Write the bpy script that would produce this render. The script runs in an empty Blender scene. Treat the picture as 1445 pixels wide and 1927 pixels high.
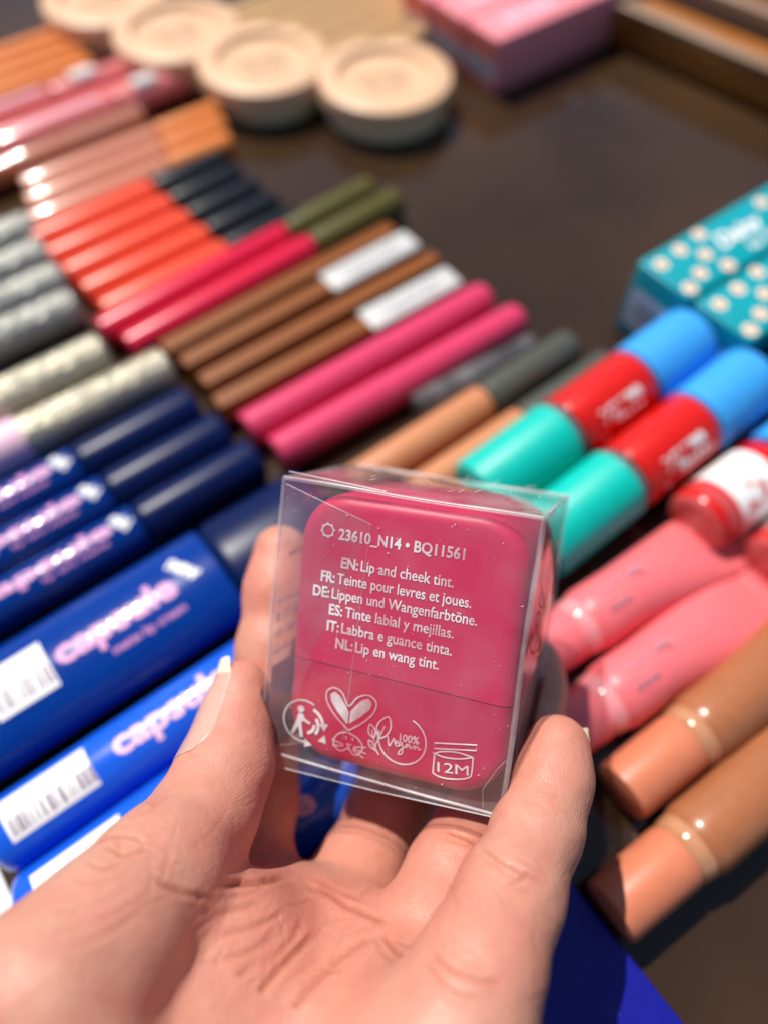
import bpy, bmesh, math, random
import numpy as np
from mathutils import Vector, Matrix

random.seed(7)
rng = np.random.default_rng(7)
SC = bpy.context.scene
COL = SC.collection
R = math.radians

# ------------------------------------------------------------------ camera
CAM_H = 0.205
PITCH = R(59)
cam_d = bpy.data.cameras.new('camera')
cam = bpy.data.objects.new('camera', cam_d)
COL.objects.link(cam)
cam.location = (0, 0, CAM_H)
cam.rotation_euler = (R(90) - PITCH, 0, 0)
cam_d.sensor_width = 36
cam_d.lens = 27.07
cam_d.clip_start = 0.002
cam_d.clip_end = 50
cam_d.dof.use_dof = True
cam_d.dof.focus_distance = 0.1405
cam_d.dof.aperture_fstop = 4.7
SC.camera = cam
SC.render.resolution_x, SC.render.resolution_y = 767, 1024

# ------------------------------------------------------------------ world and sun
TO_SUN = Vector((-0.30, 0.39, 0.87)).normalized()
world = bpy.data.worlds.new('World')
SC.world = world
world.use_nodes = True
wn = world.node_tree
sky = wn.nodes.new('ShaderNodeTexSky')
sky.sky_type = 'NISHITA'
sky.sun_disc = False
sky.sun_elevation = math.asin(TO_SUN.z)
sky.sun_rotation = math.atan2(TO_SUN.x, TO_SUN.y)
bg = wn.nodes['Background']
bg.inputs['Strength'].default_value = 0.08
wn.links.new(sky.outputs[0], bg.inputs[0])
sun_d = bpy.data.lights.new('sun', 'SUN')
sun_d.energy = 5.0
sun_d.angle = R(0.5)
sun_d.color = (1.0, 0.94, 0.86)
sun = bpy.data.objects.new('sun', sun_d)
COL.objects.link(sun)
sun.rotation_euler = TO_SUN.to_track_quat('Z', 'Y').to_euler()
SC.view_settings.view_transform = 'Standard'
SC.view_settings.look = 'None'
SC.view_settings.gamma = 1
SC.view_settings.use_curve_mapping = False
SC.view_settings.exposure = 0.08
SC.render.engine = 'CYCLES'
SC.cycles.use_denoising = True
SC.cycles.max_bounces = 10
SC.cycles.transparent_max_bounces = 24
SC.cycles.caustics_reflective = False
SC.cycles.caustics_refractive = False
SC.cycles.sample_clamp_indirect = 4

# ------------------------------------------------------------------ materials
def new_mat(name):
    m = bpy.data.materials.new(name)
    m.use_nodes = True
    return m, m.node_tree, m.node_tree.nodes['Principled BSDF']

def mat(name, col, rough=0.35, var=0.12, scale=300, bump=0.0, coat=0.0, sss=0.0, metal=0.0, spec=0.36, trans=0.0):
    m, t, b = new_mat(name)
    n = t.nodes.new('ShaderNodeTexNoise')
    n.inputs['Scale'].default_value = scale
    n.inputs['Detail'].default_value = 4
    tc = t.nodes.new('ShaderNodeTexCoord')
    t.links.new(tc.outputs['Object'], n.inputs['Vector'])
    mx = t.nodes.new('ShaderNodeMix')
    mx.data_type = 'RGBA'
    c = Vector(col)
    mx.inputs[6].default_value = (*(c * (1 - var)), 1)
    mx.inputs[7].default_value = (*[min(1, x * (1 + var)) for x in c], 1)
    t.links.new(n.outputs['Fac'], mx.inputs[0])
    t.links.new(mx.outputs[2], b.inputs['Base Color'])
    b.inputs['Roughness'].default_value = rough
    b.inputs['Coat Weight'].default_value = coat
    b.inputs['Coat Roughness'].default_value = 0.08
    b.inputs['Metallic'].default_value = metal
    b.inputs['Specular IOR Level'].default_value = spec
    if sss:
        b.inputs['Subsurface Weight'].default_value = sss
        b.inputs['Subsurface Radius'].default_value = (1, 0.4, 0.3)
        b.inputs['Subsurface Scale'].default_value = 0.002
    if trans:
        b.inputs['Transmission Weight'].default_value = trans
    if bump:
        bp = t.nodes.new('ShaderNodeBump')
        bp.inputs['Strength'].default_value = bump
        bp.inputs['Distance'].default_value = 0.0005
        t.links.new(n.outputs['Fac'], bp.inputs['Height'])
        t.links.new(bp.outputs[0], b.inputs['Normal'])
    return m

def film_mat(name, milk=0.035, gloss_rough=0.04, tint=(1, 1, 1), edge=1.0):
    """thin clear plastic sheet: see-through, mirror-like at grazing angles, faintly milky"""
    m = bpy.data.materials.new(name)
    m.use_nodes = True
    t = m.node_tree
    t.nodes.clear()
    out = t.nodes.new('ShaderNodeOutputMaterial')
    tr = t.nodes.new('ShaderNodeBsdfTransparent')
    tr.inputs[0].default_value = (*tint, 1)
    gl = t.nodes.new('ShaderNodeBsdfGlossy')
    gl.inputs['Roughness'].default_value = gloss_rough
    df = t.nodes.new('ShaderNodeBsdfDiffuse')
    df.inputs[0].default_value = (0.85, 0.82, 0.84, 1)
    fr = t.nodes.new('ShaderNodeLayerWeight')      # Schlick's curve, the same from either side of the sheet
    fr.inputs['Blend'].default_value = 0.5
    pw = t.nodes.new('ShaderNodeMath')
    pw.operation = 'POWER'
    pw.inputs[1].default_value = 5
    t.links.new(fr.outputs['Facing'], pw.inputs[0])
    mul = t.nodes.new('ShaderNodeMath')
    mul.operation = 'MULTIPLY_ADD'
    mul.inputs[1].default_value = 0.92 * edge
    mul.inputs[2].default_value = 0.07
    mul.use_clamp = True
    t.links.new(pw.outputs[0], mul.inputs[0])
    tc = t.nodes.new('ShaderNodeTexCoord')
    nz = t.nodes.new('ShaderNodeTexNoise')
    nz.inputs['Scale'].default_value = 90
    nz.inputs['Detail'].default_value = 5
    t.links.new(tc.outputs['Object'], nz.inputs['Vector'])
    ml = t.nodes.new('ShaderNodeMapRange')
    ml.inputs[1].default_value = 0.36
    ml.inputs[2].default_value = 0.72
    ml.inputs[3].default_value = milk * 0.45
    ml.inputs[4].default_value = milk * 1.9
    t.links.new(nz.outputs['Fac'], ml.inputs[0])
    a = t.nodes.new('ShaderNodeMixShader')
    t.links.new(ml.outputs[0], a.inputs[0])
    t.links.new(tr.outputs[0], a.inputs[1])
    t.links.new(df.outputs[0], a.inputs[2])
    b = t.nodes.new('ShaderNodeMixShader')
    t.links.new(mul.outputs[0], b.inputs[0])
    t.links.new(a.outputs[0], b.inputs[1])
    t.links.new(gl.outputs[0], b.inputs[2])
    bp = t.nodes.new('ShaderNodeBump')
    bp.inputs['Strength'].default_value = 0.25
    bp.inputs['Distance'].default_value = 0.0006
    t.links.new(nz.outputs['Fac'], bp.inputs['Height'])
    t.links.new(bp.outputs[0], gl.inputs['Normal'])
    t.links.new(b.outputs[0], out.inputs[0])
    return m

def glitter_mat(name, base, spark):
    m, t, b = new_mat(name)
    tc = t.nodes.new('ShaderNodeTexCoord')
    v = t.nodes.new('ShaderNodeTexVoronoi')
    v.inputs['Scale'].default_value = 3600
    t.links.new(tc.outputs['Object'], v.inputs['Vector'])
    mx = t.nodes.new('ShaderNodeMix')
    mx.data_type = 'RGBA'
    mx.inputs[6].default_value = (*base, 1)
    mx.inputs[7].default_value = (*spark, 1)
    sp = t.nodes.new('ShaderNodeSeparateColor')
    t.links.new(v.outputs['Color'], sp.inputs[0])
    t.links.new(sp.outputs[0], mx.inputs[0])
    t.links.new(mx.outputs[2], b.inputs['Base Color'])
    b.inputs['Metallic'].default_value = 0.6
    b.inputs['Roughness'].default_value = 0.3
    # every flake is tilted its own way
    geo = t.nodes.new('ShaderNodeNewGeometry')
    sub = t.nodes.new('ShaderNodeVectorMath'); sub.operation = 'SUBTRACT'
    sub.inputs[1].default_value = (0.5, 0.5, 0.5)
    t.links.new(v.outputs['Color'], sub.inputs[0])
    sc_ = t.nodes.new('ShaderNodeVectorMath'); sc_.operation = 'SCALE'
    sc_.inputs['Scale'].default_value = 0.8
    t.links.new(sub.outputs[0], sc_.inputs[0])
    ad = t.nodes.new('ShaderNodeVectorMath'); ad.operation = 'ADD'
    t.links.new(geo.outputs['Normal'], ad.inputs[0])
    t.links.new(sc_.outputs[0], ad.inputs[1])
    nm = t.nodes.new('ShaderNodeVectorMath'); nm.operation = 'NORMALIZE'
    t.links.new(ad.outputs[0], nm.inputs[0])
    t.links.new(nm.outputs[0], b.inputs['Normal'])
    return m

def wood_mat(name, c1, c2, rough=0.25):
    m, t, b = new_mat(name)
    tc = t.nodes.new('ShaderNodeTexCoord')
    mp = t.nodes.new('ShaderNodeMapping')
    mp.inputs['Scale'].default_value = (6, 60, 60)
    t.links.new(tc.outputs['Object'], mp.inputs[0])
    n = t.nodes.new('ShaderNodeTexNoise')
    n.inputs['Scale'].default_value = 1.0
    n.inputs['Detail'].default_value = 8
    n.inputs['Distortion'].default_value = 1.5
    t.links.new(mp.outputs[0], n.inputs['Vector'])
    r = t.nodes.new('ShaderNodeValToRGB')
    r.color_ramp.elements[0].position = 0.35
    r.color_ramp.elements[1].position = 0.68
    r.color_ramp.elements[0].color = (*c1, 1)
    r.color_ramp.elements[1].color = (*c2, 1)
    t.links.new(n.outputs['Fac'], r.inputs[0])
    t.links.new(r.outputs[0], b.inputs['Base Color'])
    b.inputs['Roughness'].default_value = rough
    return m

M = {}
M['navy'] = mat('navy_plastic', (0.001, 0.008, 0.060), 0.32, spec=0.2)
M['royal'] = mat('royal_blue_pack', (0.001, 0.030, 0.20), 0.15, spec=0.3)
M['midblue'] = mat('mid_blue_pack', (0.001, 0.034, 0.25), 0.15, spec=0.3)
M['blue'] = mat('bright_blue_pack', (0.008, 0.10, 0.66), 0.22, coat=0.3)
M['ultra'] = mat('ultramarine_pack', (0.006, 0.008, 0.24), 0.38)
M['lilac'] = mat('lilac_print', (0.68, 0.30, 0.55), 0.45)
M['palepink'] = mat('pale_pink_print_shine', (0.85, 0.55, 0.68), 0.45)
M['white'] = mat('white_print', (0.82, 0.82, 0.82), 0.5, var=0.03)
M['label'] = mat('grey_white_label', (0.58, 0.58, 0.57), 0.3, var=0.08, scale=120)
M['paper'] = mat('white_paper', (0.80, 0.79, 0.76), 0.6, var=0.04)
M['ink'] = mat('black_ink', (0.02, 0.02, 0.022), 0.5)
M['greyink'] = mat('grey_print', (0.30, 0.26, 0.33), 0.5)
M['coral'] = mat('coral_plastic', (0.82, 0.085, 0.035), 0.3)
M['black'] = mat('black_plastic', (0.008, 0.010, 0.014), 0.28)
M['crimson'] = mat('crimson_plastic', (0.66, 0.012, 0.055), 0.28)
M['olive'] = mat('olive_plastic', (0.085, 0.075, 0.014), 0.4)
M['brown'] = mat('brown_stick', (0.23, 0.068, 0.012), 0.42, spec=0.2)
M['rose'] = mat('rose_plastic', (0.63, 0.045, 0.125), 0.35)
M['tan'] = mat('tan_gloss', (0.55, 0.225, 0.105), 0.35)
M['smoke'] = mat('smoky_cap', (0.075, 0.08, 0.065), 0.3)
M['smokeclear'] = film_mat('smoky_clear', 0.12, 0.1, (0.62, 0.63, 0.62))
M['teal'] = mat('teal_cap', (0.000, 0.50, 0.42), 0.42)
M['red'] = mat('red_gloss', (0.62, 0.010, 0.006), 0.22, coat=0.5)
M['sky'] = mat('sky_blue_cap', (0.045, 0.34, 0.82), 0.42)
M['tealbox'] = mat('teal_carton', (0.000, 0.30, 0.36), 0.35)
M['daisy'] = mat('cream_petals', (0.86, 0.72, 0.58), 0.5)
M['orangedot'] = mat('orange_flower_eye', (0.80, 0.25, 0.07), 0.5)
M['pinktube'] = mat('pink_squeeze_tube', (0.82, 0.165, 0.185), 0.36)
M['terracotta'] = mat('terracotta_cap', (0.58, 0.185, 0.098), 0.4)
M['tantube'] = mat('tan_squeeze_tube', (0.36, 0.130, 0.055), 0.3, coat=0.3)
M['neck'] = mat('clear_neck', (0.50, 0.235, 0.12), 0.08, coat=1.0)
M['pinkneck'] = mat('pink_neck', (0.86, 0.30, 0.32), 0.12, coat=1.0)
M['orange'] = mat('orange_cap', (0.70, 0.215, 0.045), 0.4)
M['peach'] = mat('peach_gloss', (0.66, 0.27, 0.17), 0.25, coat=0.6)
M['pinkgloss'] = mat('pink_gloss', (0.74, 0.20, 0.19), 0.22, coat=0.6)
M['rust'] = mat('rust_gloss', (0.55, 0.17, 0.07), 0.22, coat=0.6)
M['chrome'] = mat('silver_stopper', (0.75, 0.75, 0.78), 0.18, metal=1.0)
M['clear'] = film_mat('clear_tube', 0.06, 0.05)
M['silverglit'] = glitter_mat('silver_glitter', (0.09, 0.09, 0.08), (0.55, 0.55, 0.50))
M['champglit'] = glitter_mat('champagne_glitter', (0.22, 0.20, 0.14), (0.75, 0.70, 0.55))
M['lidbeige'] = mat('beige_lid', (0.72, 0.46, 0.28), 0.42)
M['basecream'] = mat('cream_base', (0.86, 0.72, 0.44), 0.4)
M['tanstick'] = mat('tan_stick', (0.62, 0.40, 0.20), 0.35)
M['cartonpink'] = mat('pink_carton', (0.86, 0.27, 0.31), 0.4)
M['cartonred'] = mat('coral_carton', (0.82, 0.20, 0.16), 0.4)
M['cartongrey'] = mat('grey_carton_end', (0.30, 0.30, 0.31), 0.5)
M['limegreen'] = mat('lime_print', (0.22, 0.62, 0.06), 0.4)
M['wood'] = wood_mat('varnished_wood', (0.22, 0.060, 0.008), (0.52, 0.19, 0.030))
M['woodlight'] = wood_mat('pale_wood_edge', (0.24, 0.13, 0.07), (0.40, 0.26, 0.16), 0.35)  # paler, greyer wood for the two narrow strips of the moulding
M['wooddark'] = wood_mat('dark_wood', (0.018, 0.010, 0.006), (0.05, 0.028, 0.015), 0.4)
M['product'] = mat('magenta_pink_plastic', (0.62, 0.014, 0.086), 0.42, var=0.05, scale=60, sss=0.1)
M['productbase'] = mat('magenta_pink_base', (0.54, 0.012, 0.073), 0.34, var=0.05, scale=60, sss=0.1)
M['boxprint'] = film_mat('white_box_print', 0.74, 0.4)
M['yellow'] = mat('yellow_print', (0.75, 0.62, 0.03), 0.4)
M['film'] = film_mat('clear_film', 0.045)
M['edge'] = film_mat('clear_fold_edge', 0.14, 0.34, edge=0.3)
M['hazed'] = film_mat('hazed_clear_film', 0.15, 0.06)  # raised milkiness paints in reflected haze, with smudges, on top and right panels
M['lint'] = mat('white_lint', (0.85, 0.82, 0.82), 0.7)
M['nail'] = mat('finger_nail', (0.66, 0.36, 0.29), 0.3, sss=0.25, coat=0.5, var=0.04)
M['nailtip'] = mat('free_nail_edge', (0.78, 0.68, 0.50), 0.3, sss=0.3, var=0.05)

def glass_table_mat():
    m, t, b = new_mat('dark_glass_table')
    tc = t.nodes.new('ShaderNodeTexCoord')
    n = t.nodes.new('ShaderNodeTexNoise')
    n.inputs['Scale'].default_value = 9
    n.inputs['Detail'].default_value = 3
    t.links.new(tc.outputs['Object'], n.inputs['Vector'])
    r = t.nodes.new('ShaderNodeValToRGB')
    r.color_ramp.elements[0].position = 0.36
    r.color_ramp.elements[1].position = 0.7
    r.color_ramp.elements[0].color = (0.028, 0.015, 0.008, 1)
    r.color_ramp.elements[1].color = (0.060, 0.031, 0.014, 1)
    t.links.new(n.outputs['Fac'], r.inputs[0])
    t.links.new(r.outputs[0], b.inputs['Base Color'])
    b.inputs['Roughness'].default_value = 0.05
    n2 = t.nodes.new('ShaderNodeTexNoise')
    n2.inputs['Scale'].default_value = 25
    t.links.new(tc.outputs['Object'], n2.inputs['Vector'])
    mr = t.nodes.new('ShaderNodeMapRange')
    mr.inputs[3].default_value = 0.02
    mr.inputs[4].default_value = 0.07
    b.inputs['IOR'].default_value = 1.5
    t.links.new(n2.outputs['Fac'], mr.inputs[0])
    t.links.new(mr.outputs[0], b.inputs['Roughness'])
    return m
M['table'] = glass_table_mat()

# ------------------------------------------------------------------ mesh helpers
def new_obj(name, me, m=None, parent=None, smooth=True, loc=None):
    if smooth:
        for p in me.polygons:
            p.use_smooth = True
    ob = bpy.data.objects.new(name, me)
    COL.objects.link(ob)
    if m:
        me.materials.append(m if not isinstance(m, str) else M[m])
    if parent:
        ob.parent = parent
    if loc:
        ob.location = loc
    return ob

def mesh_from(verts, faces, name='mesh'):
    me = bpy.data.meshes.new(name)
    me.from_pydata([tuple(v) for v in verts], [], faces)
    me.update()
    return me

def from_bm(bm, name='mesh'):
    me = bpy.data.meshes.new(name)
    bmesh.ops.recalc_face_normals(bm, faces=bm.faces[:])
    bm.to_mesh(me)
    bm.free()
    return me

def sharp(me, deg=40):
    me.set_sharp_from_angle(angle=R(deg))
    return me

def lathe(prof, z=0.0, seg=40, y=0.0, squash=None):
    """profile [(x, r)] turned about a line along X at height z, ends closed.
    squash(x) -> (ky, kz) flattens the section"""
    V, F = [], []
    for (x, r) in prof:
        ky, kz = squash(x) if squash else (1, 1)
        for i in range(seg):
            a = 2 * math.pi * i / seg
            V.append((x, y + r * ky * math.cos(a), z + r * kz * math.sin(a)))
    n = len(prof)
    for j in range(n - 1):
        for i in range(seg):
            k = (i + 1) % seg
            F.append((j * seg + i, j * seg + k, (j + 1) * seg + k, (j + 1) * seg + i))
    F.append(tuple(range(seg - 1, -1, -1)))
    F.append(tuple((n - 1) * seg + i for i in range(seg)))
    bm = bmesh.new()
    me = mesh_from(V, F)
    bm.from_mesh(me)
    return sharp(from_bm(bm), 35)

def rod(x0, x1, r, f=0.0008, z=None):
    """cylinder lying on z=0 with rounded rims"""
    z = r if z is None else z
    P = [(x0, r - f)]
    P += [(x0 + f * (1 - math.cos(a)), r - f + f * math.sin(a)) for a in (0.5, 1.1, 1.57)]
    P += [(x1 - f * (1 - math.cos(a)), r - f + f * math.sin(a)) for a in (1.57, 1.1, 0.5)]
    P += [(x1, r - f)]
    return lathe(P, z)

def rbox(x0, x1, y0, y1, z0, z1, bev=0.0006, seg=3):
    bm = bmesh.new()
    bmesh.ops.create_cube(bm, size=1)
    for v in bm.verts:
        v.co = Vector((x0 if v.co.x < 0 else x1, y0 if v.co.y < 0 else y1, z0 if v.co.z < 0 else z1))
    if bev > 0:
        bmesh.ops.bevel(bm, geom=bm.edges[:] , offset=bev, segments=seg, profile=0.5, affect='EDGES')
    return sharp(from_bm(bm), 50)

def text_raw(body, bold=0.0, spacing=1.0, shear=0.0):
    cu = bpy.data.curves.new('t', 'FONT')
    cu.body = body
    cu.size = 1
    cu.offset = bold
    cu.space_character = spacing
    cu.shear = shear
    cu.resolution_u = 3
    ob = bpy.data.objects.new('t', cu)
    COL.objects.link(ob)
    bpy.context.view_layer.update()
    me = bpy.data.meshes.new_from_object(ob.evaluated_get(bpy.context.evaluated_depsgraph_get()))
    bpy.data.objects.remove(ob)
    n = len(me.vertices)
    co = np.empty(n * 3, np.float32)
    me.vertices.foreach_get('co', co)
    co = co.reshape(-1, 3)
    faces = [tuple(p.vertices) for p in me.polygons]
    bpy.data.meshes.remove(me)
    return co, faces

def join(parts):
    V, F, o = [], [], 0
    for v, f in parts:
        v = np.asarray(v, float)
        V.append(v)
        F += [tuple(i + o for i in q) for q in f]
        o += len(v)
    return np.concatenate(V), F

def text_line(body, w, h, cx, cy, z, bold=0.02, rot=0.0, mirror=False, shear=0.0):
    """flat lettering w wide and h (capital height) tall, centred at cx, cy on the plane z"""
    co, f = text_raw(body, bold, 1.0, shear)
    x0, x1 = co[:, 0].min(), co[:, 0].max()
    sx = w / (x1 - x0)
    sy = h / 0.72
    X = (co[:, 0] - (x0 + x1) / 2) * sx
    Y = (co[:, 1] - 0.36) * sy
    if mirror:
        X = -X
    c, s = math.cos(rot), math.sin(rot)
    out = np.stack([cx + X * c - Y * s, cy + X * s + Y * c, np.full(len(X), z)], 1)
    return out, f

def barcode(x0, x1, y0, y1, z, n=26):
    V, F = [], []
    x = x0
    while x < x1:
        w = (x1 - x0) / n * random.choice((0.4, 0.7, 1.1))
        o = len(V)
        V += [(x, y0, z), (x + w, y0, z), (x + w, y1, z), (x, y1, z)]
        F.append((o, o + 1, o + 2, o + 3))
        x += w + (x1 - x0) / n * random.choice((0.4, 0.7, 1.0))
    return np.array(V), F

def quad(x0, x1, y0, y1, z):
    return np.array([(x0, y0, z), (x1, y0, z), (x1, y1, z), (x0, y1, z)]), [(0, 1, 2, 3)]

def tube(pts, r, seg=6, closed=False):
    """round wire along points"""
    P = [Vector(p) for p in pts]
    n = len(P)
    V, F = [], []
    up = Vector((0.3, 0.2, 0.9))
    for i, p in enumerate(P):
        a = P[(i - 1) % n] if (i > 0 or closed) else p
        b = P[(i + 1) % n] if (i < n - 1 or closed) else p
        t = (b - a).normalized()
        s = t.cross(up)
        if s.length < 1e-6:
            s = t.cross(Vector((1, 0, 0)))
        s.normalize()
        q = t.cross(s)
        for k in range(seg):
            an = 2 * math.pi * k / seg
            V.append(p + (s * math.cos(an) + q * math.sin(an)) * r)
    for i in range(n if closed else n - 1):
        j = (i + 1) % n
        for k in range(seg):
            l = (k + 1) % seg
            F.append((i * seg + k, i * seg + l, j * seg + l, j * seg + k))
    return [tuple(v) for v in V], F

def ribbon(pts, w, z, closed=False):
    """flat printed stroke of width w in the plane z"""
    P = [np.array(p, float) for p in pts]
    n = len(P)
    V, F = [], []
    for i in range(n):
        a = P[(i - 1) % n] if (i > 0 or closed) else P[i]
        b = P[(i + 1) % n] if (i < n - 1 or closed) else P[i]
        t = b - a
        t = t / (np.linalg.norm(t) + 1e-12)
        nn = np.array([-t[1], t[0]])
        for s in (-1, 1):
            q = P[i] + nn * w / 2 * s
            V.append((q[0], q[1], z))
    for i in range(n if closed else n - 1):
        j = (i + 1) % n
        F.append((2 * i, 2 * j, 2 * j + 1, 2 * i + 1))
    return np.array(V), F

def arc(cx, cy, rx, ry, a0, a1, n=40):
    return [(cx + rx * math.cos(R(a0 + (a1 - a0) * i / n)), cy + ry * math.sin(R(a0 + (a1 - a0) * i / n))) for i in range(n + 1)]

def poly(pts, z):
    return np.array([(p[0], p[1], z) for p in pts]), [tuple(range(len(pts)))]

def spline(pts, n=10):
    """Catmull-Rom through 2-D or 3-D points"""
    P = [np.array(p, float) for p in pts]
    P = [2 * P[0] - P[1]] + P + [2 * P[-1] - P[-2]]
    out = []
    for i in range(1, len(P) - 2):
        for k in range(n):
            t = k / n
            a, b, c, d = P[i - 1:i + 3]
            out.append(0.5 * (2 * b + (c - a) * t + (2 * a - 5 * b + 4 * c - d) * t * t + (3 * b - a - 3 * c + d) * t ** 3))
    out.append(P[-2])
    return out

def flat(name, parts, m, parent):
    v, f = join(parts)
    me = mesh_from(v, f)
    bm = bmesh.new(); bm.from_mesh(me)
    for q in bm.faces:
        if q.normal.z < 0:
            q.normal_flip()
    bm.to_mesh(me); bm.free()
    return new_obj(name, me, m, parent, smooth=False)

# ------------------------------------------------------------------ things
ANG = 37.0
_u = Vector((math.cos(R(ANG)), math.sin(R(ANG)), 0))
_v = Vector((_u.y, -_u.x, 0))
def on_table(s, t, z=0.0):
    """s cm along the rows of goods, t cm across them towards the viewer"""
    return _u * (s / 100) + _v * (t / 100) + Vector((0, 0, z))

def thing(name, label, cat, loc, rz=ANG, group=None):
    o = bpy.data.objects.new(name, None)
    COL.objects.link(o)
    o.empty_display_size = 0.01
    o.location = loc
    o.rotation_euler = (0, 0, R(rz))
    o['label'] = label
    o['category'] = cat
    if group:
        o['group'] = group
    return o

def kids(o):
    return [c for c in bpy.data.objects if c.parent == o]

def copy_tree(o, parent=None):
    c = o.copy()
    COL.objects.link(c)
    c.parent = parent
    for ch in kids(o):
        copy_tree(ch, c)
    return c

def repeat(proto, spots):
    """spots: (s, t, angle, label); the first one moves proto itself"""
    out = []
    for i, (s, t, a, lab) in enumerate(spots):
        o = proto if i == 0 else copy_tree(proto)
        o.location = on_table(s, t, o.location.z)
        o.rotation_euler = (o.rotation_euler.x, o.rotation_euler.y, R(a))
        o['label'] = lab
        out.append(o)
    return out

# ---- setting: table top and its wooden frame
tt = new_obj('table_top', mesh_from([(-0.9, -0.5, 0), (0.9, -0.5, 0), (0.9, 1.0, 0), (-0.9, 1.0, 0)], [(0, 1, 2, 3)]), 'table', smooth=False)
tt['kind'] = 'structure'

FR = thing('wooden_table_frame', 'varnished brown wooden moulding along the far edge of the dark glass table', 'table frame',
           (0.144, 0.3575, 0), -43.5)
new_obj('inner_ledge', rbox(-0.35, 0.45, 0.0, 0.022, 0.0005, 0.016, 0.002), 'wood', FR)
new_obj('edge_strip', rbox(-0.35, 0.45, -0.001, 0.007, 0.0162, 0.019, 0.0012), 'woodlight', FR)
new_obj('groove', rbox(-0.35, 0.45, 0.0225, 0.030, 0.0005, 0.010, 0.0008), 'wooddark', FR)
new_obj('outer_strip', rbox(-0.35, 0.45, 0.0305, 0.038, 0.0005, 0.0235, 0.002), 'woodlight', FR)
new_obj('outer_rail', rbox(-0.35, 0.45, 0.0385, 0.12, 0.0005, 0.028, 0.003), 'wood', FR)

# ---- blue packs: slightly flattened glossy tubes
def flat_rod(x0, x1_, w, h, f=0.0022):
    n_ = 6
    P_ = [(x0, w / 2 - f)] + [(x0 + f * (1 - math.cos(q)), w / 2 - f + f * math.sin(q)) for q in [1.5708 * (i + 1) / n_ for i in range(n_)]]
    P_ += [(x1_ - (x - x0), r_) for x, r_ in reversed(P_)]
    return lathe(P_, h / 2, 56, 0, lambda x: (1, h / w))
def drape(vf, w, h, lift=0.00012):
    """lay flat print on the upper side of a flattened tube"""
    bm = bmesh.new()
    bm.from_mesh(mesh_from(*vf))
    bmesh.ops.triangulate(bm, faces=bm.faces[:])
    for _ in range(4):
        lg = [e for e in bm.edges if abs(e.verts[0].co.y - e.verts[1].co.y) > .0009]
        if lg:
            bmesh.ops.subdivide_edges(bm, edges=lg, cuts=1)
            bmesh.ops.triangulate(bm, faces=[q for q in bm.faces if len(q.verts) > 3])
    v = np.array([q.co[:] for q in bm.verts])
    bm.verts.index_update()
    f = [tuple(q.index for q in fc.verts) for fc in bm.faces]
    bm.free()
    v[:, 2] = h / 2 + h / 2 * np.sqrt(np.clip(1 - (v[:, 1] / (w / 2)) ** 2, 0.02, 1)) + lift
    return v, f
def dquad(x0, x1_, y0, y1, n_=12):
    V, F = [], []
    for i in range(n_ + 1):
        y_ = y0 + (y1 - y0) * i / n_
        V += [(x0, y_, 0), (x1_, y_, 0)]
    for i in range(n_):
        F.append((2 * i, 2 * i + 1, 2 * i + 3, 2 * i + 2))
    return np.array(V), F
def navy_pack():
    r = thing('lip_tint_pack', '', 'lip tint pack', on_table(0, 0), ANG, 'slim navy lip tint packs')
    w, h = 0.0150, 0.0140
    new_obj('body', flat_rod(-0.085, 0.0062, w, h, .0006), 'royal', r)
    new_obj('cap', flat_rod(0.0063, 0.047, w * 1.012, h * 1.012, .0022), 'navy', r)
    flat('lettering', [drape(text_line('capsule', 0.041, 0.0044, -0.022, 0.0006, 0, 0.03), w, h)], 'lilac', r)
    flat('small_lettering', [drape(text_line('lip tint matte', 0.020, 0.0014, -0.014, -0.0034, 0), w, h)], 'lilac', r)
    flat('emblem', [drape(text_line('mini', 0.0062, 0.0040, 0.0020, 0.0004, 0, 0.05, R(-60)), w, h)], 'white', r)
    return r
repeat(navy_pack(), [(0.0, -16.45, 37, 'slim navy lip tint pack beside the champagne glitter tubes'),
                     (0.25, -14.95, 37, 'middle slim navy lip tint pack between two others like it'),
                     (0.5, -13.45, 37, 'slim navy lip tint pack next to the broad navy pack')])

def wide_pack(name, label, w, h, body, cap, txt, xs, xe, split, tx, tw, th, bar=None, grp=None, dz=0.0001, emb=None, sub=True):
    r = thing(name, label, 'lip tint pack', on_table(0, 0), ANG, grp)
    new_obj('body', flat_rod(xs, split, w, h, .0008 if xe > split + .002 else .004), body, r)
    if xe > split + .002:
        new_obj('cap', flat_rod(split + 0.0001, xe, w * 1.01, h * 1.01, .004), cap, r)
    flat('lettering', [drape(text_line('capsule', tw, th, tx, 0.0008, 0, 0.03), w, h)], txt, r)
    if sub:
        flat('small_lettering', [drape(text_line('matte lip cream', tw * 0.62, th * 0.28, tx + 0.006, -th * 0.95, 0), w, h)], txt, r)
    if bar:
        b0, b1, bw_ = bar
        flat('barcode_label', [drape(dquad(b0, b1, -bw_ / 2, bw_ / 2), w, h)], 'white', r)
        flat('barcode', [drape(barcode(b0 + 0.001, b1 - 0.001, -bw_ * 0.40, bw_ * 0.0, 0, 20), w, h, .0002),
                         drape(text_line('matte lip cream 4 ml', (b1 - b0) * .8, bw_ * .12, (b0 + b1) / 2, bw_ * .3, 0), w, h, .0002),
                         drape(text_line('made in prc', (b1 - b0) * .6, bw_ * .1, (b0 + b1) / 2, bw_ * .12, 0), w, h, .0002)], 'greyink', r)
    if emb:
        flat('emblem', [drape(text_line('new', 0.010, 0.0045, emb, 0.003, 0, 0.05, R(-60)), w, h)], 'white', r)
    return r
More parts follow.
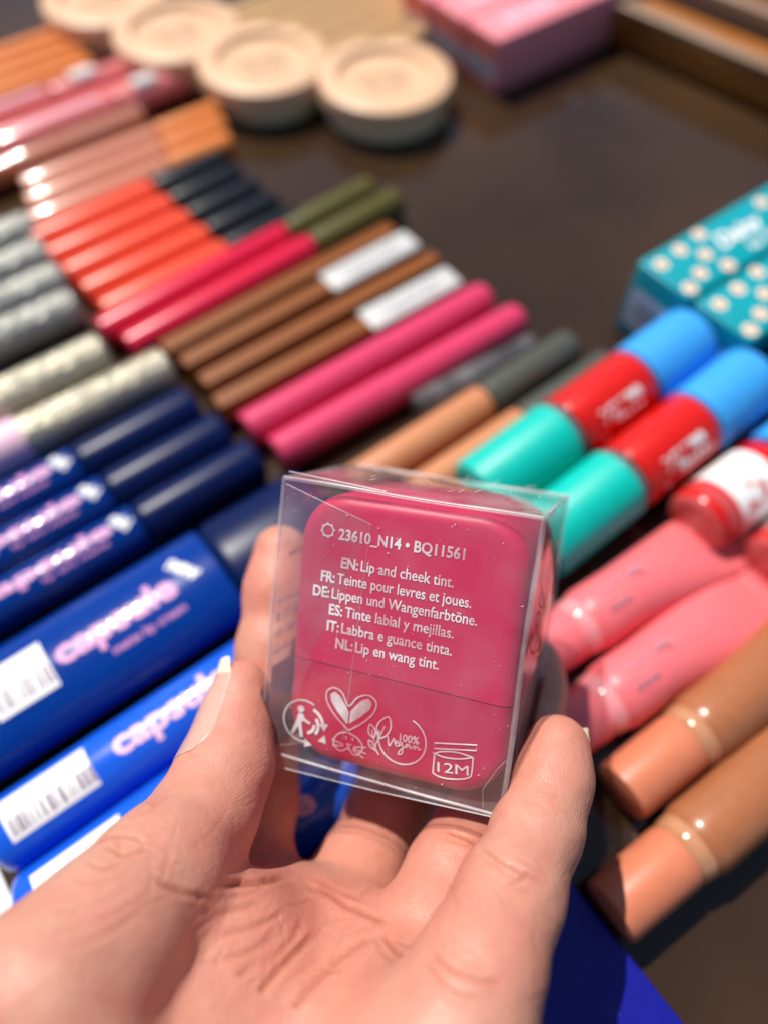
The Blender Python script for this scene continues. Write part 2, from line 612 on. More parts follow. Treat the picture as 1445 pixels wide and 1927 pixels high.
w4 = wide_pack('lip_tint_pack', 'broad navy lip tint pack with large pink lettering, left of the held box', 0.032, 0.018, 'midblue', 'navy', 'lilac',
               -0.066, 0.058, 0.022, -0.008, 0.034, 0.0072, (-0.043, -0.027, 0.014), None, emb=0.014)
w4.location = on_table(0, -10.55)

B_SPOTS = [(0, -7.65, 'bright blue lip tint pack above the thumb, with a white barcode label'),
           (0, -5.75, 'bright blue lip tint pack lying half under the thumb'),
           (0, -3.85, 'bright blue lip tint pack seen between the index and middle finger'),
           (0, -1.95, 'bright blue lip tint pack mostly hidden behind the palm')]
pb = wide_pack('lip_tint_pack', '', 0.0184, 0.0165, 'blue', 'blue', 'palepink', -0.058, 0.044, 0.044, -0.008, 0.032, 0.0065,
               (-0.052, -0.030, 0.0105), 'bright blue lip tint packs', sub=False)
repeat(pb, [(s, t, 37, lab) for s, t, lab in B_SPOTS])

ub = thing('gift_box', 'flat deep ultramarine carton in shadow below the little finger', 'carton', on_table(0, 3.2), ANG)
new_obj('carton', rbox(-0.06, 0.0455, -0.040, 0.060, 0.0002, 0.009, 0.0008), 'ultra', ub)
stars = []
for k in range(26):
    cx, cy = random.uniform(-0.05, 0.042), random.uniform(-0.036, 0.056)
    for j in range(3):
        a = j * math.pi / 3
        d = np.array([math.cos(a), math.sin(a)]) * 0.0016
        stars.append(ribbon([(cx - d[0], cy - d[1]), (cx + d[0], cy + d[1])], 0.00035, 0.0091))
M['starprint'] = mat('faint_blue_print', (0.03, 0.035, 0.33), 0.5)
flat('star_print', stars, 'starprint', ub)

sheet = thing('paper_card', 'white paper card at the left edge under the blue packs', 'card', on_table(-7.2, -7.0), ANG)
new_obj('card', rbox(-0.04, 0.011, -0.024, 0.016, 0.0003, 0.0015, 0.0003), 'paper', sheet)

# ---- glitter tubes
def glitter_tube(m, label_col):
    r = thing('glitter_tube', '', 'glitter tube', on_table(0, 0), ANG, 'glitter tubes')
    new_obj('tube', rod(-0.10, 0.0, 0.0076, 0.0015), m, r)
    return r
g = glitter_tube('silverglit', None)
g['group'] = 'silver glitter tubes'
repeat(g, [(4.1, -27.6, 36, 'silver glitter tube farthest from the navy packs'),
           (3.9, -25.95, 36, 'silver glitter tube, second from the far end of its row'),
           (3.8, -24.35, 36, 'silver glitter tube, third from the far end of its row'),
           (3.6, -22.8, 36, 'silver glitter tube bordering the dark gap')])
g = glitter_tube('champglit', None)
g['group'] = 'champagne glitter tubes'
ch = repeat(g, [(3.4, -20.25, 36, 'champagne glitter tube bordering the dark gap'),
                (4.8, -18.35, 36, 'champagne glitter tube with a pink band beside the navy packs')])
new_obj('pink_band', rod(-0.09, -0.051, 0.0079, 0.0003, 0.0079), 'palepink', ch[1])
new_obj('white_band', rod(-0.062, -0.042, 0.0079, 0.0003, 0.0079), 'white', ch[0])

# ---- orange sticks, glosses
o1 = thing('orange_stick', '', 'stick', on_table(0, 0), ANG, 'orange sticks')
new_obj('stick', rod(-0.11, 0.0, 0.0050, 0.0008), 'orange', o1)
repeat(o1, [(11.0, -40.2 + 1.06 * k, 37, l) for k, l in enumerate(
    ('orange stick at the far end of the orange row', 'second orange stick from the far end of its row',
     'third orange stick from the far end of its row', 'orange stick nearest the pink glosses'))])

def pink_gloss(x0, m):
    r = thing('lip_gloss', '', 'lip gloss', on_table(0, 0), ANG, 'pink lip glosses')
    new_obj('tube', rod(x0, -0.036, 0.0060, 0.001, 0.0062), m, r)
    new_obj('cap', rod(-0.0355, 0.0, 0.0062, 0.001), m, r)
    new_obj('stopper', lathe([(-0.026, 0.002), (-0.025, 0.0036), (-0.015, 0.0036), (-0.013, 0.002)], 0.0108), 'paper', r)
    new_obj('painted_shine', rbox(x0 + 0.01, -0.04, -0.001, 0.001, 0.0118, 0.0126, 0.0003), 'palepink', r)  # modelled highlight: pale strip raised along the top of the tube
    return r
repeat(pink_gloss(-0.09, 'pinkgloss'), [(11.9, -35.4, 37, 'pink lip gloss next to the orange sticks'),
                                        (13.8, -33.3, 37, 'pink lip gloss reaching farthest right, with a silver stopper')])
pg = thing('lip_gloss', 'rust orange lip gloss with a clear sleeve beside the pink glosses', 'lip gloss', on_table(10.9, -31.95), ANG)
new_obj('tube', rod(-0.075, 0.0, 0.0052, 0.001, 0.0058), 'rust', pg)
new_obj('sleeve', rod(-0.060, 0.001, 0.0058, 0.001, 0.0058), 'clear', pg)
extra = thing('lip_gloss', 'coral pink lip gloss squeezed between the two stoppered pink glosses', 'lip gloss', on_table(12.0, -34.2), ANG)
new_obj('tube', rod(-0.085, 0.0, 0.0048, 0.001), 'pinkgloss', extra)

gl = thing('lip_gloss', '', 'lip gloss', on_table(0, 0), ANG, 'peach lip glosses with orange caps')
new_obj('tube', rod(-0.060, -0.0004, 0.0049, 0.0008, 0.0053), 'peach', gl)
new_obj('cap', rod(0.0, 0.029, 0.0053, 0.0008), 'orange', gl)
repeat(gl, [(10.8, -30.35, 36, 'peach lip gloss with orange cap, nearest the rust gloss'),
            (10.5, -29.25, 36, 'peach lip gloss with orange cap, middle of three'),
            (10.1, -28.15, 36, 'peach lip gloss with orange cap, bordering the coral tubes')])

# ---- coral tubes with black caps, crimson with olive caps
c1 = thing('mascara_tube', '', 'mascara', on_table(0, 0), ANG, 'coral tubes with black caps')
new_obj('tube', rod(-0.052, -0.0004, 0.0056, 0.001, 0.0060), 'coral', c1)
new_obj('cap', rod(0.0, 0.031, 0.0060, 0.001), 'black', c1)
repeat(c1, [(8.9 + 0.12 * k, -27.0 + 1.2 * k, 36.5 + 0.4 * k, l) for k, l in enumerate(
    ('coral tube with black cap, bordering the peach glosses', 'coral tube with black cap, second from the peach glosses',
     'coral tube with black cap, middle of five', 'coral tube with black cap, second from the crimson tubes',
     'coral tube with black cap, bordering the crimson tubes'))])
x1 = thing('mascara_tube', '', 'mascara', on_table(0, 0), ANG, 'crimson tubes with olive caps')
new_obj('tube', rod(-0.080, -0.0004, 0.0055, 0.001, 0.0058), 'crimson', x1)
new_obj('cap', rod(0.0, 0.042, 0.0058, 0.001), 'olive', x1)
repeat(x1, [(11.7, -21.75, 40, 'crimson tube with olive cap, bordering the coral tubes'),
            (12.1, -20.55, 40, 'crimson tube with olive cap, bordering the brown sticks')])

# ---- brown sticks
b1 = thing('brow_pencil', '', 'brow pencil', on_table(0, 0), ANG, 'brown brow pencils')
def hexrod(x0, x1_, r):
    return lathe([(x0, r * .9), (x0 + .0006, r), (x1_ - .0006, r), (x1_, r * .9)], r * .9, 6)
new_obj('barrel', hexrod(-0.10, 0.0, 0.0056), 'brown', b1)
bs = repeat(b1, [(15.0, -19.35, 38.5, 'brown brow pencil bordering the crimson tubes'),
                 (15.2, -18.3, 38, 'brown brow pencil with a white label, beside the olive caps'),
                 (15.3, -17.1, 37.5, 'brown brow pencil lying between two labelled ones'),
                 (15.2, -15.85, 36.5, 'brown brow pencil with a white label, bordering the rose rods')])
for b_ in (bs[1], bs[3]):
    new_obj('label', rbox(-0.040, -0.001, -0.0052, 0.0052, 0.0085, 0.0106, 0.0006), 'label', b_)
    flat('print', [text_line('brow pencil 0.09 g', 0.026, 0.0018, -0.02, 0.0008, 0.01072), text_line('Made in PRC', 0.02, 0.0013, -0.02, -0.0022, 0.01072)], 'greyink', b_)

# ---- rose rods
r1 = thing('lip_liner', '', 'lip liner', on_table(0, 0), ANG, 'rose lip liners')
P = [(-0.102, 0.0052), (-0.101, 0.0060), (-0.004, 0.0060), (-0.002, 0.0056), (-0.0006, 0.0042), (0, 0.002)]
new_obj('barrel', lathe(P, 0.006), 'rose', r1)
repeat(r1, [(15.7, -14.6, 36.8, 'rose lip liner bordering the brown pencils'),
            (15.95, -13.1, 36, 'rose lip liner lying nearer the teal capped tubes')])
cs = thing('clear_sleeve', 'smoky clear plastic sleeve lying beside the rose liners', 'plastic sleeve', on_table(15.5, -12.0), 34)
new_obj('sleeve', rod(-0.05, 0.0, 0.0042, 0.0006), 'smokeclear', cs)

# ---- tan tubes with smoky caps
t1 = thing('concealer_wand', '', 'concealer', on_table(0, 0), ANG, 'tan concealers with smoky caps')
new_obj('tube', rod(-0.055, -0.0004, 0.0060, 0.0012, 0.0063), 'tan', t1)
new_obj('cap', rod(0.0, 0.039, 0.0063, 0.001), 'smoke', t1)
repeat(t1, [(12.4, -10.95, 38, 'tan concealer with smoky cap, nearer the rose liners'),
            (12.8, -9.5, 38, 'tan concealer with smoky cap, nearer the teal capped tubes')])

# ---- black carton with teal cartons on it, light blue carton
bk = thing('black_carton', 'low black carton propping up the blue ends of the red glosses', 'carton', on_table(16.3, -7.2), ANG)
new_obj('carton', rbox(0.0, 0.0240, -0.025, 0.025, 0.0003, 0.0068, 0.0008), 'black', bk)
flat('print', [text_line('matte', 0.012, 0.003, 0.004, 0.017, 0.00692, rot=-1.57)], 'greyink', bk)

def flower(cx, cy, r):
    pts = []
    for i in range(60):
        a = 2 * math.pi * i / 60
        k = r * (0.78 + 0.24 * abs(math.cos(4 * a)))
        pts.append((cx + k * math.cos(a), cy + k * math.sin(a)))
    return pts
tb = thing('flower_carton', '', 'carton', on_table(0, 0, 0.0002), ANG, 'teal cartons with daisies')
W_, L_, H_ = 0.0218, 0.085, 0.0308
new_obj('carton', rbox(0, L_, -W_ / 2, W_ / 2, 0, H_, 0.0008), 'tealbox', tb)
for (fx, fy) in ((0.005, 0.0055), (0.012, -0.0050), (0.015, 0.0065), (0.004, -0.0075), (0.020, 0.000), (0.056, 0.006), (0.060, -0.004), (0.067, 0.003), (0.073, -0.006), (0.052, -0.0075), (0.022, -0.0078), (0.026, 0.0078), (0.078, 0.0055)):
    dz_ = flat('daisy', [poly(flower(fx, fy, 0.0026), H_ + 0.00012)], 'daisy', tb)
    flat('daisy_eye', [poly(arc(fx, fy, 0.0011, 0.0011, 0, 360, 16)[:-1], H_ + 0.0002)], 'orangedot', dz_)
flat('lettering', [text_line('Daisy', 0.022, 0.0062, 0.038, 0.0015, H_ + 0.00015, 0.03, shear=0.3), text_line('lip oil', 0.014, 0.0028, 0.042, -0.006, H_ + 0.00015)], 'white', tb)
def end_face(parts):
    v, f = join(parts)           # x across, y up -> the face at x = 0 looking back
    return np.stack([-v[:, 2], -v[:, 0], v[:, 1]], 1), f
def end_flat(name, parts, m, parent):
    v, f = end_face(parts)
    return new_obj(name, mesh_from(v, f), m, parent, smooth=False)
end_flat('barcode_label', [quad(-0.0090, 0.0090, 0.006, 0.0215, 0.00012)], 'white', tb)
end_flat('barcode', [barcode(-0.006, 0.006, 0.0095, 0.0185, 0.0002, 22)], 'greyink', tb)
repeat(tb, [(18.7, -9.9, 36.8, 'teal daisy carton nearer the empty dark table'),
            (18.8, -7.55, 36.8, 'teal daisy carton at the right edge behind the red jars')])
lb = thing('blue_carton', 'light blue carton with a lime green top at the right edge', 'carton', on_table(20.0, -5.6, 0.0002), 36.5)
new_obj('carton', rbox(0, 0.08, -0.006, 0.006, 0, 0.024, 0.0006), 'sky', lb)
new_obj('green_top', rbox(0, 0.08, -0.006, 0.006, 0.0242, 0.030, 0.0006), 'limegreen', lb)

# ---- red tubes with teal and blue ends, blue ends resting on the black carton
def red_tube():
    r = thing('red_gloss_tube', '', 'lip gloss', on_table(0, 0), ANG, 'red glosses with teal and blue ends')
    rr = 0.0112
    new_obj('teal_end', lathe([(0.0, rr - .0015), (.0006, rr - .0005), (.0018, rr), (.0326, rr), (.0332, rr - .0008)], 0), 'teal', r)
    new_obj('clear_collar', rod(0.0333, 0.0355, 0.0104, 0.0004, 0), 'smokeclear', r)
    new_obj('tube', rod(0.0357, 0.0650, 0.0110, 0.0008, 0), 'red', r)
    new_obj('blue_end', lathe([(.0653, rr - .0012), (.066, rr), (.089, rr), (.0916, rr - .0006), (.093, rr - .0022)], 0), 'sky', r)
    return r
rt = red_tube()
def red_emblem(parent):
    co, f = text_raw('yum', 0.05, 1, 0.2)
    x0, x1_ = co[:, 0].min(), co[:, 0].max()
    X = (co[:, 0] - (x0 + x1_) / 2) / (x1_ - x0) * 0.018 + 0.050
    A = (co[:, 1] - 0.3) * 0.012 / 0.0112 + R(48)
    rr = 0.01112
    V = np.stack([X, -rr * np.cos(A), rr * np.sin(A)], 1)
    return new_obj('lettering', mesh_from(V, f), 'white', parent, smooth=False)
red_emblem(rt)
tilt = math.asin((0.0255 - 0.0114) / 0.074)
rt.location.z = 0.0116
rt.rotation_euler = (0, -R(4.8), 0)
rts = repeat(rt, [(9.5, -8.1, 37.5, 'red gloss tube with teal and blue ends, beside the tan concealers'),
                  (9.7, -5.75, 38, 'red gloss tube with teal and blue ends, beside the red jars')])

def red_jar():
    r = thing('red_gloss_bottle', '', 'lip gloss', on_table(0, 0), ANG, 'red glosses with clear bottoms')
    new_obj('clear_bottom', lathe([(0, .007), (.0015, .0095), (.008, .0105), (.0095, .0105)], 0), 'clear', r)
    new_obj('bottle', rod(0.0015, 0.036, 0.0102, 0.003, 0), 'red', r)
    new_obj('label', rod(0.011, 0.028, 0.0104, 0.0002, 0), 'white', r)
    v, f = text_raw('Lip', 0.04)
    X = (v[:, 0] - v[:, 0].mean()) * 0.008 + 0.019
    A = (v[:, 1] - 0.3) * 0.011 / 0.0105 + R(62)
    new_obj('lettering', mesh_from(np.stack([X, -0.0105 * np.cos(A), 0.0105 * np.sin(A)], 1), f), 'red', r, smooth=False)
    new_obj('cap', rod(0.0365, 0.060, 0.0108, 0.0015, 0), 'sky', r)
    r.location.z = 0.0112
    return r
repeat(red_jar(), [(13.7, -3.55, 37, 'red gloss bottle with white label, between the red tubes and pink tubes'),
                   (14.4, -1.25, 37, 'red gloss bottle cut by the right edge above the pink tubes')])

# ---- squeeze tubes
def squeeze(name, group, cap_m, neck_m, body_m, cap_len, body_len, rr, cat):
    r = thing(name, '', cat, on_table(0, 0), ANG, group)
    new_obj('cap', lathe([(0, rr * .70), (.0004, rr * .80), (.0016, rr * .83), (cap_len - .001, rr * .86), (cap_len, rr * .84)], rr), cap_m, r)
    new_obj('neck', lathe([(cap_len + .0001, rr * .80), (cap_len + .0008, rr * .87), (cap_len + .002, rr * .90), (cap_len + .004, rr * .92)], rr), neck_m, r)
    x0 = cap_len + .004
    def sq(x):
        k = max(0, min(1, (x - x0 - .015) / (body_len - .015)))
        return (1 + .35 * k, 1 - .90 * k ** 1.4)
    prof = [(x0, rr * .90), (x0 + .0015, rr * .97), (x0 + .003, rr)] + [(x0 + .003 + (body_len - .003) * i / 14, rr) for i in range(1, 15)]
    me = lathe(prof, 0, 40, 0, sq)
    for v in me.vertices:       # keep the flattening end resting on the table
        k = max(0, min(1, (v.co.x - x0 - .015) / (body_len - .015)))
        v.co.z += rr - k * rr * .55
    new_obj('body', me, body_m, r)
    new_obj('crimp', rbox(x0 + body_len - .0005, x0 + body_len + .006, -rr * 1.36, rr * 1.36, rr * .36, rr * .54, .0003), body_m, r)
    return r, x0
sp, x0 = squeeze('blush_tube', 'pink squeeze tubes', 'pinktube', 'pinkneck', 'pinktube', 0.019, 0.058, 0.0093, 'blush tube')
def wrap_text(parent, body, r_, x_c, w, h, ang, m, bold=0.03):
    v, f = text_raw(body, bold)
    a0, a1 = v[:, 0].min(), v[:, 0].max()
    X = (v[:, 0] - (a0 + a1) / 2) / (a1 - a0) * w + x_c
    A = (v[:, 1] - 0.36) * (h / .72) / r_ + R(ang)
    return new_obj('lettering', mesh_from(np.stack([X, -r_ * np.cos(A), r_ + r_ * np.sin(A)], 1), f), m, parent, smooth=False)
M['pinkgrey'] = mat('mauve_print', (0.42, 0.20, 0.26), 0.5)
wrap_text(sp, 'blush jelly', 0.00945, x0 + 0.014, 0.016, 0.0022, 108, 'pinkgrey')
wrap_text(sp, 'cheek', 0.00945, x0 + 0.009, 0.008, 0.0018, 75, 'pinkgrey')
repeat(sp, [(6.9, -3.45, 33, 'pink squeeze tube partly behind the clear box'), (5.9, -1.55, 33, 'pink squeeze tube beside the tan squeeze tubes')])
st_, x0 = squeeze('bronzer_tube', 'tan squeeze tubes', 'terracotta', 'neck', 'tantube', 0.0215, 0.07, 0.0092, 'bronzer tube')
repeat(st_, [(6.85, 0.42, 34.5, 'tan squeeze tube with terracotta cap, beside the pink tube'), (4.75, 2.1, 34, 'tan squeeze tube with terracotta cap, nearest the viewer')])

# ---- compacts
def lathe_z(prof, seg=64):
    me = lathe(prof, 0, seg)
    for v in me.vertices:
        x, y, z = v.co
        v.co = (y, z, x)
    return me
cp = thing('compact_powder', '', 'compact', (0, 0, 0), 0, 'beige powder compacts')
new_obj('base', lathe_z([(0.0002, .0245), (.001, .0262), (.004, .0272), (.0082, .0272), (.0088, .0266)]), 'basecream', cp)
lid = lathe_z([(.0090, .0285), (.0096, .0292), (.0150, .0293), (.0162, .0288), (.0168, .0278), (.0170, .0215), (.0160, .0206), (.0142, .0200), (.0142, .002)])
new_obj('lid', lid, 'lidbeige', cp)
M['emboss'] = mat('bronze_print', (0.34, 0.19, 0.09), 0.45)
flat('lettering', [text_line('powder', .024, .0042, 0, .004, .0144), text_line('soft matte', .020, .0026, 0, -.003, .0144), text_line('foundation', .018, .0022, 0, -.0085, .0144)], 'emboss', cp)
for i, (x, y, l) in enumerate([(0.0005, .3350, 'beige powder compact nearest the pink cartons'), (-.0535, .3480, 'beige powder compact, second from the pink cartons'),
                               (-.0955, .3730, 'beige powder compact, third from the pink cartons'), (-.1345, .4025, 'beige powder compact cut by the top edge')]):
    o = cp if i == 0 else copy_tree(cp)
    o.location = (x, y, 0)
    o.rotation_euler = (0, 0, R(15 + 9 * i))
    o['label'] = l

# ---- tan sticks behind the compacts, pink cartons
ts = thing('concealer_stick', '', 'concealer stick', on_table(0, 0), ANG, 'tan concealer sticks')
new_obj('stick', rbox(0, .10, -.0054, .0054, .0002, .0112, .0050, 5), 'tanstick', ts)
names = ('farthest', 'second', 'third', 'fourth', 'fifth', 'sixth')
repeat(ts, [(16.6 + 0.75 * k, -36.4 + 1.32 * k, 37, l) for k, l in enumerate(
    ('tan concealer stick farthest from the pink cartons', 'second tan concealer stick from the far left of its row',
     'third tan concealer stick from the far left of its row', 'third tan concealer stick from the pink cartons',
     'second tan concealer stick from the pink cartons', 'tan concealer stick nearest the pink cartons'))])

pk = thing('pink_carton', '', 'carton', on_table(0, 0), ANG, 'pink cartons')
CW, CL, CH = .0214, .092, .0245
new_obj('carton', rbox(0, CL * .80, -CW / 2, CW / 2, .0002, CH, .0007), 'cartonpink', pk)
new_obj('grey_end', rbox(CL * .80 + .0003, CL, -CW / 2, CW / 2, .0002, CH, .0007), 'cartongrey', pk)
end_flat('coral_end', [quad(-CW / 2 + .0008, CW / 2 - .0008, .001, CH - .001, .00012)], 'cartonred', pk)
end_flat('barcode_label', [quad(-CW / 2 + .0008, CW / 2 - .0008, .0050, .0130, .0002)], 'white', pk)
end_flat('barcode', [barcode(-.008, .008, .0060, .0115, .0003, 22)], 'greyink', pk)
flat('lettering', [text_line('blush', .03, .007, .028, .001, CH + .00012, .03)], 'palepink', pk)
repeat(pk, [(24.8, -25.75, 37, 'pink carton at the edge of the empty dark table'), (24.7, -28.0, 37, 'pink carton in the middle of three'), (24.6, -30.25, 37, 'pink carton nearest the tan sticks')])

bd = thing('dust_bead', 'tiny clear bead lying alone on the dark glass', 'bead', on_table(27.3, -22.0), ANG)
new_obj('bead', lathe([(-.002, .0004), (-.0014, .0014), (0, .002), (.0014, .0014), (.002, .0004)], .0021, 20), 'clear', bd)

# ------------------------------------------------------------------ the held box
BO = Vector((0.00113, 0.05372, 0.06743))
BU = Vector((0.93787193, -0.29321226, 0.18553386)).normalized()
BW = Vector((0.10913775, 0.75684963, 0.64441259)); BW = (BW - BU * BW.dot(BU)).normalized()
BN = BU.cross(BW)
bw, bh, bd_ = 0.0500, 0.0563, 0.0385
box = thing('clear_box', 'clear plastic box with white print holding a magenta pink tint, held in the hand', 'box', BO)
box.matrix_world = Matrix(((BU.x, BW.x, BN.x, BO.x), (BU.y, BW.y, BN.y, BO.y), (BU.z, BW.z, BN.z, BO.z), (0, 0, 0, 1)))

def sheet_grid(o, a, b, n=14, bulge=0.0004, seed=1):
    """slightly buckled clear sheet spanning o, o+a, o+a+b, o+b"""
    o, a, b = Vector(o), Vector(a), Vector(b)
    nn = a.cross(b).normalized()
    V, F = [], []
    rs = random.Random(seed)
    p1, p2 = rs.uniform(0, 6), rs.uniform(0, 6)
    for j in range(n + 1):
        for i in range(n + 1):
            x, y = i / n, j / n
            e = math.sin(math.pi * x) * math.sin(math.pi * y)
            d = bulge * e * (0.6 + 0.5 * math.sin(5 * x + p1) * math.cos(4 * y + p2))
            V.append(o + a * x + b * y + nn * d)
    for j in range(n):
        for i in range(n):
            k = j * (n + 1) + i
            F.append((k, k + 1, k + n + 2, k + n + 1))
    return [tuple(v) for v in V], F
x, y = bw / 2, bh / 2
def film(name, *a, m='film', **k):
    v, f = sheet_grid(*a, **k)
    return new_obj(name, mesh_from(v, f), m, box)
film('front_panel', (-x, -y, 0), (2 * x, 0, 0), (0, 2 * y, 0), bulge=0.0)
film('back_panel', (-x, -y, -bd_), (2 * x, 0, 0), (0, 2 * y, 0), seed=2)
film('side_panel', (-x, -y, -bd_), (0, 0, bd_), (0, 2 * y, 0), seed=3)
film('side_panel', (x, -y, 0), (0, 0, -bd_), (0, 2 * y, 0), seed=4, bulge=0.0008, m='hazed')
film('top_panel', (-x, y, 0), (2 * x, 0, 0), (0, 0, -bd_), seed=5, bulge=0.0012, m='hazed')
film('bottom_panel', (-x, -y, -bd_), (2 * x, 0, 0), (0, 0, bd_), seed=6)
# folded flaps of the closed end
df = mesh_from([(-x + .0006, y - .0012, -.00004), (-.0064, .0219, -.00004), (-.0071, -.0145, -.00004), (-.0073, -.0217, -.0014), (-x + .0006, -y + .0004, -.00004)], [(0, 1, 2, 3, 4)])
new_obj('dust_flap', df, 'film', box, smooth=False)
fe = [tube([(-x + .0006, y - .0012, -.00004), (-.0064, .0219, -.00004)], .00012), tube([(-.0064, .0219, -.00004), (-.0071, -.0145, -.00004), (-.0073, -.0217, -.00004)], .00013),
      tube([(-.0073, -.0217, -.0014), (-x + .0006, -y + .0004, -.00004)], .00012)]
v, f = join(fe)
new_obj('dust_flap_edge', mesh_from(v, f), 'edge', box)
lip = mesh_from([(-x, -y, 0.0002), (x, -y, 0.0002), (x, -y - .0003, .0003), (0, -y - .0017, .0006), (-x + .0004, -y - .0026, .0006)], [(0, 4, 3, 2, 1)])
new_obj('tuck_flap', lip, 'film', box, smooth=False)
tl = mesh_from([(-x + .001, y, 0.0001), (-x + .0012, y + .0014, .0005), (-.004, y + .0004, .0003), (.002, y, 0.0001)], [(0, 1, 2, 3)])
new_obj('tuck_flap', tl, 'film', box, smooth=False)
E_ = []
def wob(a, b, amp=.00025, n=14):
    a, b = Vector(a), Vector(b)
    p = random.uniform(0, 6)
    return [tuple(a.lerp(b, i / n) + Vector((math.sin(p + i * .5), math.cos(p + i * .4), math.sin(i * .7))) * amp * math.sin(math.pi * i / n)) for i in range(n + 1)]
c = {}
for sx in (-1, 1):
    for sy in (-1, 1):
        for sz in (0, 1):
            c[sx, sy, sz] = (sx * x, sy * y, -sz * bd_)
for a, b, r_ in [((-1, -1, 0), (1, -1, 0), .00022), ((-1, 1, 0), (1, 1, 0), .00030), ((-1, -1, 0), (-1, 1, 0), .00026), ((1, -1, 0), (1, 1, 0), .00034),
                 ((-1, -1, 1), (1, -1, 1), .0002), ((-1, 1, 1), (1, 1, 1), .00028), ((-1, -1, 1), (-1, 1, 1), .0002), ((1, -1, 1), (1, 1, 1), .00030),
                 ((-1, -1, 0), (-1, -1, 1), .0002), ((1, -1, 0), (1, -1, 1), .0002), ((-1, 1, 0), (-1, 1, 1), .00024), ((1, 1, 0), (1, 1, 1), .00030)]:
    E_.append(tube(wob(c[a], c[b]), r_ * 1.55, 8))
E_.append(tube([(-x + .0004, -y - .0026, .0006), (0, -y - .0017, .0006), (x, -y - .0003, .0003)], .00016))
E_.append(tube([(-x + .0012, y + .0014, .0005), (-.004, y + .0004, .0003)], .00016))
E_.append(tube([(x - .0035, -y + .0005, -.0004), (x - .0040, -y + .004, -.0004), (x - .0020, -y + .0085, -.0004), (x - .0004, -y + .011, -.0004)], .00010))
v, f = join(E_)
new_obj('fold_edges', mesh_from(v, f), 'edge', box)

# the product inside
def rounded_prism(w, h, d, rad, fil, nseg=14, nf=7):
    def ring(inset, z):
        pts = []
        r_ = max(rad - inset, .0004)
        for (sx, sy, a0) in ((1, 1, 0), (-1, 1, 90), (-1, -1, 180), (1, -1, 270)):
            cx, cy = sx * (w / 2 - rad), sy * (h / 2 - rad)
            for i in range(nseg + 1):
                a = R(a0 + 90 * i / nseg)
                pts.append((cx + r_ * math.cos(a), cy + r_ * math.sin(a), z))
        return pts
    rings = []
    for i in range(nf + 1):
        a = R(90 * i / nf)
        rings.append(ring(fil * (1 - math.sin(a)), -fil * (1 - math.cos(a)) * 0 - fil + fil * math.cos(a) - 0))
    rings2 = []
    for i in range(nf + 1):
        a = R(90 * i / nf)
        rings2.append(ring(fil * (1 - math.cos(a)), -d + fil - fil * math.sin(a)))
    allr = rings + rings2
    n = len(allr[0])
    V = [p for r_ in allr for p in r_]
    F = []
    for j in range(len(allr) - 1):
        for i in range(n):
            k = (i + 1) % n
            F.append((j * n + i, j * n + k, (j + 1) * n + k, (j + 1) * n + i))
    F.append(tuple(range(n)))
    F.append(tuple((len(allr) - 1) * n + i for i in range(n)))
    bm = bmesh.new()
    me = mesh_from(V, F)
    bm.from_mesh(me)
    bmesh.ops.recalc_face_normals(bm, faces=bm.faces[:])
    return bm
prod = thing('lip_tint_jar', 'magenta pink rounded lip and cheek tint inside the clear box', 'lip tint', BO)
prod.matrix_world = box.matrix_world @ Matrix.Translation((0.0019, 0.0, -0.0001)) @ Matrix.Rotation(R(1.2), 4, 'Z')
SEAM = -0.0072
for nm, up_, m_ in (('cap', True, 'product'), ('base', False, 'productbase')):
    bm = rounded_prism(.0448, .0540, .0345, .0100, .0030)
    pl = SEAM + (.00012 if up_ else -.00012)
    bmesh.ops.bisect_plane(bm, geom=bm.verts[:] + bm.edges[:] + bm.faces[:], plane_co=(0, pl, 0), plane_no=(0.03, 1, 0), clear_inner=up_, clear_outer=not up_)
    ed = [e for e in bm.edges if e.is_boundary]
    bmesh.ops.holes_fill(bm, edges=ed)
    if not up_:
        for v in bm.verts:
            v.co.x *= .996; v.co.z = -.0345 / 2 + (v.co.z + .0345 / 2) * .995
    new_obj(nm, sharp(from_bm(bm), 40), m_, prod)

# ---- print on the front of the box (millimetres in the plane of the panel)
mm = .001
Z = .00006
def line(prefix, rest, xa, xb, ybase, rot=0.8):
    """bold prefix + text fitted between xa and xb on one baseline"""
    a, fa = text_raw(prefix, .026)
    parts = []
    if rest:
        b, fb = text_raw(rest, .010)
        gap = .22
        wa = a[:, 0].max()
        b = b.copy()
        b[:, 0] += wa + gap - b[:, 0].min()
        v, f = join([(a, fa), (b, fb)])
    else:
        v, f = a, fa
    x0_, x1_ = v[:, 0].min(), v[:, 0].max()
    sx = (xb - xa) / (x1_ - x0_)
    X = xa + (v[:, 0] - x0_) * sx
    Y = v[:, 1] * 2.95
    c_, s_ = math.cos(R(rot)), math.sin(R(rot))
    XX, YY = X - xa, Y
    return np.stack([(xa + XX * c_ - YY * s_) * mm, (ybase + XX * s_ + YY * c_) * mm, np.full(len(X), Z)], 1), f
L = [('23610_N14 \u2022 BQ11561', '', -12.5, 12.1, 18.05), ('EN:', 'Lip and cheek tint.', -11.4, 10.7, 12.65), ('FR:', 'Teinte pour levres et joues.', -15.25, 14.4, 9.4),
     ('DE:', 'Lippen und Wangenfarbt\u00f6ne.', -16.6, 15.9, 6.3), ('ES:', 'Tinte labial y mejillas.', -12.9, 11.9, 3.15), ('IT:', 'Labbra e guance tinta.', -13.0, 12.0, -.15), ('NL:', 'Lip en wang tint.', -10.85, 9.9, -3.3)]
for pre, rest, xa, xb, yb in L:
    flat('printed_line', [line(pre, rest, xa, xb, yb)], 'boxprint', box)
def MMp(pts):
    return [(p[0] * mm, p[1] * mm) for p in pts]
def rb(pts, w, closed=False):
    return ribbon(MMp(pts), w * mm, Z, closed)
